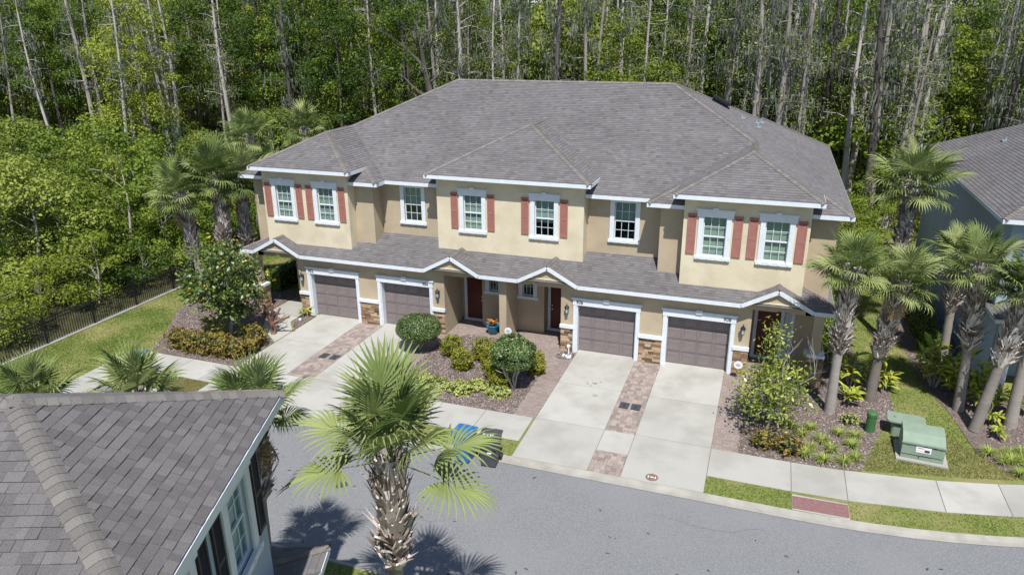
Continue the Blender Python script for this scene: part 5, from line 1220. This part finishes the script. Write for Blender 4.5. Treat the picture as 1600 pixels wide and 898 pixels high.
def slim_kit(seed,H,rt,mbark,leafy=.5,moss=60,mleaf=None,nb=26):
    rg=random.Random(seed); nr_=np.random.default_rng(seed); tb=MB(); ph=rg.uniform(0,6); tp=lambda s_: Vector((.22*math.sin(s_*5+ph)-.22*math.sin(ph),.2*math.cos(s_*4+ph)-.2*math.cos(ph),H*s_))
    tb.tube([tp(k/14) for k in range(15)],[rt*(1.2-.85*(k/14))*(1.35 if k==0 else 1) for k in range(15)],8); ends=[]
    for i in range(nb):
        s_=rg.uniform(.38,.98); a=rg.uniform(0,6.28); L=rg.uniform(.6,2.3)*(1.15-s_*.6); p=tp(s_); d=Vector((math.cos(a),math.sin(a),rg.uniform(-.1,.6))).normalized()
        q1=p+d*L*.5+Vector((0,0,rg.uniform(-.1,.2))); q2=p+d*L+Vector((0,0,rg.uniform(-.3,.3))); tb.tube([p,q1,q2],[rt*.22,rt*.14,.01],4,cap=False); ends+=[q1,q2]
        if rg.random()<.5: tb.tube([q1,q1+Vector((rg.uniform(-.6,.6),rg.uniform(-.6,.6),rg.uniform(-.1,.6)))],[rt*.1,.008],4,cap=False)
    kit=[('trunk',tb.mesh('trunk',mbark,True))]
    if leafy:
        n=int(len(ends)*leafy); E_=np.array([tuple(e) for e in rg.sample(ends,n)]); P=np.repeat(E_,34,0)+nr_.normal(size=(n*34,3))*.42; kit.append(('crown',npmesh('crown',leafV(P,.17,.6,.5,nr_),4,mleaf or m_lf[2])))
    if moss: E_=np.array([tuple(e) for e in ends]); kit.append(('moss',moss_mesh(E_[nr_.integers(0,len(E_),moss)],nr_)))
    return kit
def put(kit,name,label,cat,loc,rz=0,sc=1,group=None,lean=0,sz=None):
    t=thing(name,label,cat,loc,0,group); t.rotation_euler=(0,lean,0) if not rz else (0,lean,rz); t.scale=(sc,sc,sz or sc)
    if lean: t.rotation_euler=(Matrix.Rotation(lean,3,'Y')@Matrix.Rotation(rz,3,'Z')).to_euler()
    for n_,me in kit: link(n_,me,t,kind='stuff' if n_=='moss' else None)
    return t
BK=[tree_kit(101,18,4.0,3.0,50,230,.21,m_lf[0],m_bark,1.15,.2),tree_kit(102,19.5,4.4,4.5,56,230,.22,m_lf[1],m_barkd,1.2,.22,moss=40),tree_kit(103,16.5,3.6,2.2,44,230,.20,m_lf[2],m_bark,1.1,.18,moss=30),tree_kit(104,20,3.8,7.0,44,230,.21,m_lf[1],m_barkd,1.15,.2),tree_kit(105,17,3.9,2.5,46,230,.21,m_lf[3],m_bark,1.1,.18)]
UK=[tree_kit(201,5.2,2.4,.4,26,260,.145,m_lf[0],m_bark,.80,.07),tree_kit(202,4.4,2.4,.3,24,260,.14,m_lf[3],m_bark,.78,.06),tree_kit(203,6.2,2.7,.5,30,250,.145,m_lf[2],m_bark,.85,.08),tree_kit(204,3.4,2.0,.2,20,240,.135,m_lf[1],m_bark,.70,.05)]
SK=[slim_kit(301,19,.19,m_bark,.45,60),slim_kit(302,20,.22,m_bark,.25,120),slim_kit(303,18,.15,m_bark,.5,40),slim_kit(304,19,.24,m_barkd,.2,110),slim_kit(305,17,.14,m_bark,.1,90),slim_kit(306,20,.20,m_bark,.6,150,m_lf[0])]
# trunks that the picture shows one by one: x, y, lean, kind, label
TR=[(-54.7,26,.011,1,'pale trunk hung with grey moss far left'),(-54,27,.021,0,'slim trunk just right of the mossy pair far left'),(-44.5,20,.052,2,'pale leaning trunk in front of the left wood, over the light bushes'),(-48.4,30,.011,0,'grey trunk right of the pale leaning one in the left wood'),(-44.9,34,.03,2,'thin pale trunk in the left wood above the palms'),(-32.7,27,.049,3,'dark trunk in the deep green trees left of the roof'),
(-21.8,34,.026,0,'straight pale trunk left of the main ridge end'),(-14.5,36,-.01,3,'dark trunk behind the middle of the ridge'),(-8.9,27,.011,3,'thick dark trunk behind the middle of the main ridge'),(-9.6,30,.02,2,'thin pale trunk touching the thick dark one behind the ridge'),(-6.8,32,.034,0,'pale trunk with stubs behind the right half of the ridge'),
(3.5,32,-.037,2,'thin reddish trunk behind the right end of the ridge'),(6.0,32,-.024,0,'pale trunk behind the roof vent'),(8.9,26,-.014,1,'thickest pale trunk behind the right roof slope'),(8.2,30,-.05,4,'bare trunk just left of the thickest pale one'),(13.1,25,-.054,3,'dark trunk right of the right roof slope'),(12.4,29,.02,1,'mossy trunk behind the right roof slope'),(14.0,28,-.045,1,'pale trunk between the houses'),(15.5,28,.008,1,'tall pale trunk left of the neighbour roof'),(16.9,30,-.017,0,'pale trunk at the neighbour roof hip'),(15.9,33,-.021,4,'bare trunk behind the one left of the neighbour roof'),(22.2,36,-.009,0,'pale trunk at the far right over the neighbour roof'),(21.8,38,.004,2,'thin pale trunk at the far right over the neighbour roof'),
(-64,25,.1,4,'mossy trunk at the left edge'),(-57.4,24,-.05,4,'bare grey trunk at the far left'),(-.5,36,.028,0,'grey trunk in the far wood above the right of the ridge'),(-2.8,38,-.01,2,'thin grey trunk in the far wood above the ridge'),(-17.4,38,-.009,0,'grey trunk in the far wood left of the ridge middle')]
for i,(x,y,ln,k,lb) in enumerate(TR): put(SK[k],'tall_tree',lb,'tree',(x,y,-.35),i*1.3,1.0,'tall slim trees one can follow by eye',ln)
# bare dead tree with crooked limbs
dt=thing('dead_tree','bare dark dead tree with crooked spreading limbs left of the roof ridge','tree',(-18.6,27,-.35)); mb=MB(); rg=random.Random(12)
mb.tube([(.4,0,0),(0.1,0,4),(-.5,0,7.6),(-1.2,.2,10.2),(-1.3,.1,11.6)],[.34,.30,.26,.19,.14],9)
for p,d,L,r_ in (((-1.2,.2,10.2),(-1,.0,.9),2.6,.12),((-1.3,.1,11.6),(.7,.2,.9),2.6,.11),((-.5,0,7.6),(1,.1,.55),2.6,.13),((-.5,0,7.8),(-1,-.1,.45),3.0,.13),((-.9,.1,9.0),(1,.3,.6),2.4,.10),((-1.3,.1,11.6),(-.4,.2,1),2.4,.10),((-.2,0,5.9),(-1,.1,.25),1.8,.07)): branchy(mb,p,d,L,r_,3,rg,.8,None,3,.2)
mb.build('trunk',m_barkd,dt)
bd=thing('bare_tree','pale bare forked tree among the light green bushes at the left','tree',(-31.5,6.5,-.35)); mb=MB(); rg=random.Random(9)
mb.tube([(0,0,0),(.1,0,2.2),(.3,0,3.0)],[.11,.09,.08],7); branchy(mb,(.3,0,2.9),(1,.2,.8),1.7,.06,2,rg,.6); branchy(mb,(.1,0,2.4),(-.6,0,1),1.8,.06,2,rg,.6); mb.build('trunk',m_bark,bd)
rg=random.Random(4); used=[(t_[0],t_[1]) for t_ in TR]
def ok(x,y,dmin): 
    for a,b_ in used:
        if (a-x)**2+(b_-y)**2<dmin*dmin: return False
    used.append((x,y)); return True
def inview(x,y,z=6,mg=.12):
    d=Vector((x,y,z))-CAM; zz=d.dot(f); return zz>1 and -(.709+mg)<d.dot(r2)/zz<.709+mg
def house_clear(x,y,m_=3.2): return not(-16.5-m_<x<9.8+m_ and -2<y<17.2+m_) and not (14.5-m_<x and -2<y<18.5+m_)
def px(o,z=7):
    d=Vector((o[0],o[1],z))-CAM; return 800+1128.73*d.dot(r2)/d.dot(f)
def blocks(x,y,wd=2.6):
    """would a wide crown here hide one of the trunks the picture shows?"""
    for t_ in TR:
        if t_[1]>y-1 and abs(math.atan2(t_[0]-CAM.x,t_[1]-CAM.y)-math.atan2(x-CAM.x,y-CAM.y))<rad(wd) and math.hypot(t_[0]-CAM.x,t_[1]-CAM.y)>math.hypot(x-CAM.x,y-CAM.y): return True
    return False
PLANTED={}
def scatter(n,reg,dmin,kits,name,desc,cat,group,sc=(.8,1.15),tries=40,weights=None,zfac=(.85,1.15),guard=0):
    c=0
    for _ in range(n*tries):
        if c>=n: break
        x,y=rg.uniform(reg[0],reg[1]),rg.uniform(reg[2],reg[3])
        if not inview(x,y) or not house_clear(x,y): continue
        if x>-24 and y<20: continue
        if guard and blocks(x,y,guard): continue
        if not ok(x,y,dmin): continue
        i=rg.choices(range(len(kits)),weights)[0] if weights else rg.randrange(len(kits))
        s_=rg.uniform(*sc); o=put(kits[i],name,'x',cat,(x,y,-.35),rg.uniform(0,6.28),s_,group,0,s_*rg.uniform(*zfac)); c+=1
        PLANTED.setdefault(desc[i],[]).append((px((x,y)),o))
    return c
n_=[]
dU=['bright green bush','yellow-green bush','olive green bush','dark green bush']; dB=['green tree','deep green tree','olive tree','tall green tree','yellow-green tree']
dS=['grey trunk','mossy trunk','thin trunk','dark mossy trunk','bare trunk','leafy slim tree']
n_.append(scatter(50,(-34,-24.8,-14,24),2.1,UK,'leafy_bush',['near '+q for q in dU],'bush','bushes just beyond the fence',(.6,1.35),weights=[4,3,3,3]))
n_.append(scatter(44,(-62,-33,-16,22),3.2,UK,'understory_tree',['low '+q for q in ('green tree','yellow-green tree','olive tree','deep green tree')],'tree','understory trees of the left wood',(.8,1.6)))
n_.append(scatter(60,(-82,-32,18,42),3.6,BK,'broadleaf_tree',['left wood '+q for q in dB],'tree','broadleaf trees of the left wood',(.85,1.12),guard=2.0))
n_.append(scatter(26,(-26,30,21,26),1.9,UK,'leafy_bush',['edge '+q for q in dU],'bush','bushes at the edge of the wood behind the houses',(.7,1.2),weights=[4,3,1,3]))
n_.append(scatter(40,(-32,34,26,44),3.6,BK,'broadleaf_tree',['middle wood '+q for q in dB],'tree','broadleaf trees behind the houses',(.75,1.05),weights=[4,1.2,3,2,3],guard=1.6))
n_.append(scatter(80,(-90,36,26,50),2.3,SK,'slim_tree',['wood '+q for q in dS],'tree','slim grey trunks of the wood',(.8,1.05),weights=[3,1,4,1,2,3]))
n_.append(scatter(26,(2,26,23,36),1.5,SK,'slim_tree',['front '+q for q in dS],'tree','slim grey trunks at the right wood edge',(.85,1.05),weights=[3,3,3,1,3,2]))
n_.append(scatter(46,(-12,32,30,46),1.9,UK,'understory_tree',['under '+q for q in ('bright tree','yellow-green tree','green tree','dark tree')],'tree','understory trees between the trunks',(1.3,2.2),weights=[5,2,3,3]))
n_.append(scatter(90,(-125,52,44,66),3.3,BK,'far_tree',['far '+q for q in dB],'tree','far trees deep in the wood',(1.0,1.3),weights=[3,2,4,2,3]))
n_.append(scatter(40,(-115,48,42,66),3.0,SK,'far_slim_tree',['far '+q for q in dS],'tree','far slim trunks deep in the wood',(1.0,1.2)))
LM=[(90,'at the left edge of the picture'),(200,'above the left end of the fence'),(300,'left of the three palms'),(400,'above the three left palms'),(520,'over the left hip'),(640,'above the upper left hip'),(720,'just left of the main ridge'),(830,'behind the left third of the ridge'),(950,'behind the middle of the ridge'),(1070,'behind the right third of the ridge'),(1180,'behind the roof vents'),(1300,'behind the right roof slope'),(1430,'behind the gap between the houses'),(1520,'behind the neighbour roof hip'),(9999,'at the far right above the neighbour roof')]
ORD=['first','second','third','fourth','fifth','sixth','seventh','eighth','ninth','tenth','eleventh','twelfth','thirteenth','fourteenth','fifteenth']
for desc,L_ in PLANTED.items():
    L_.sort(key=lambda q:q[0]); b0=0
    for lim,txt in LM:
        g_=[q for q in L_ if b0<=max(0,q[0])<lim]; b0=lim
        for k,(x_,o_) in enumerate(g_): o_['label']=((desc+' '+txt).replace('  ',' ')) if len(g_)==1 else '%s %s from the left %s'%(ORD[min(k,14)],desc,txt)
print('WOOD',n_)
# light shrubs in the gap between the houses
for i,(x,y,s_,lb) in enumerate(((12.0,12.5,.75,'bright green bush in the gap between the houses'),(13.2,16.5,.8,'bright green bush farther back in the gap between the houses'),(11.6,17.5,.8,'green bush by the rear corner of the townhouse'))): put(UK[(1,0,1)[i]],'leafy_bush',lb,'bush',(x,y,-.02),i*2,s_*.8,None)
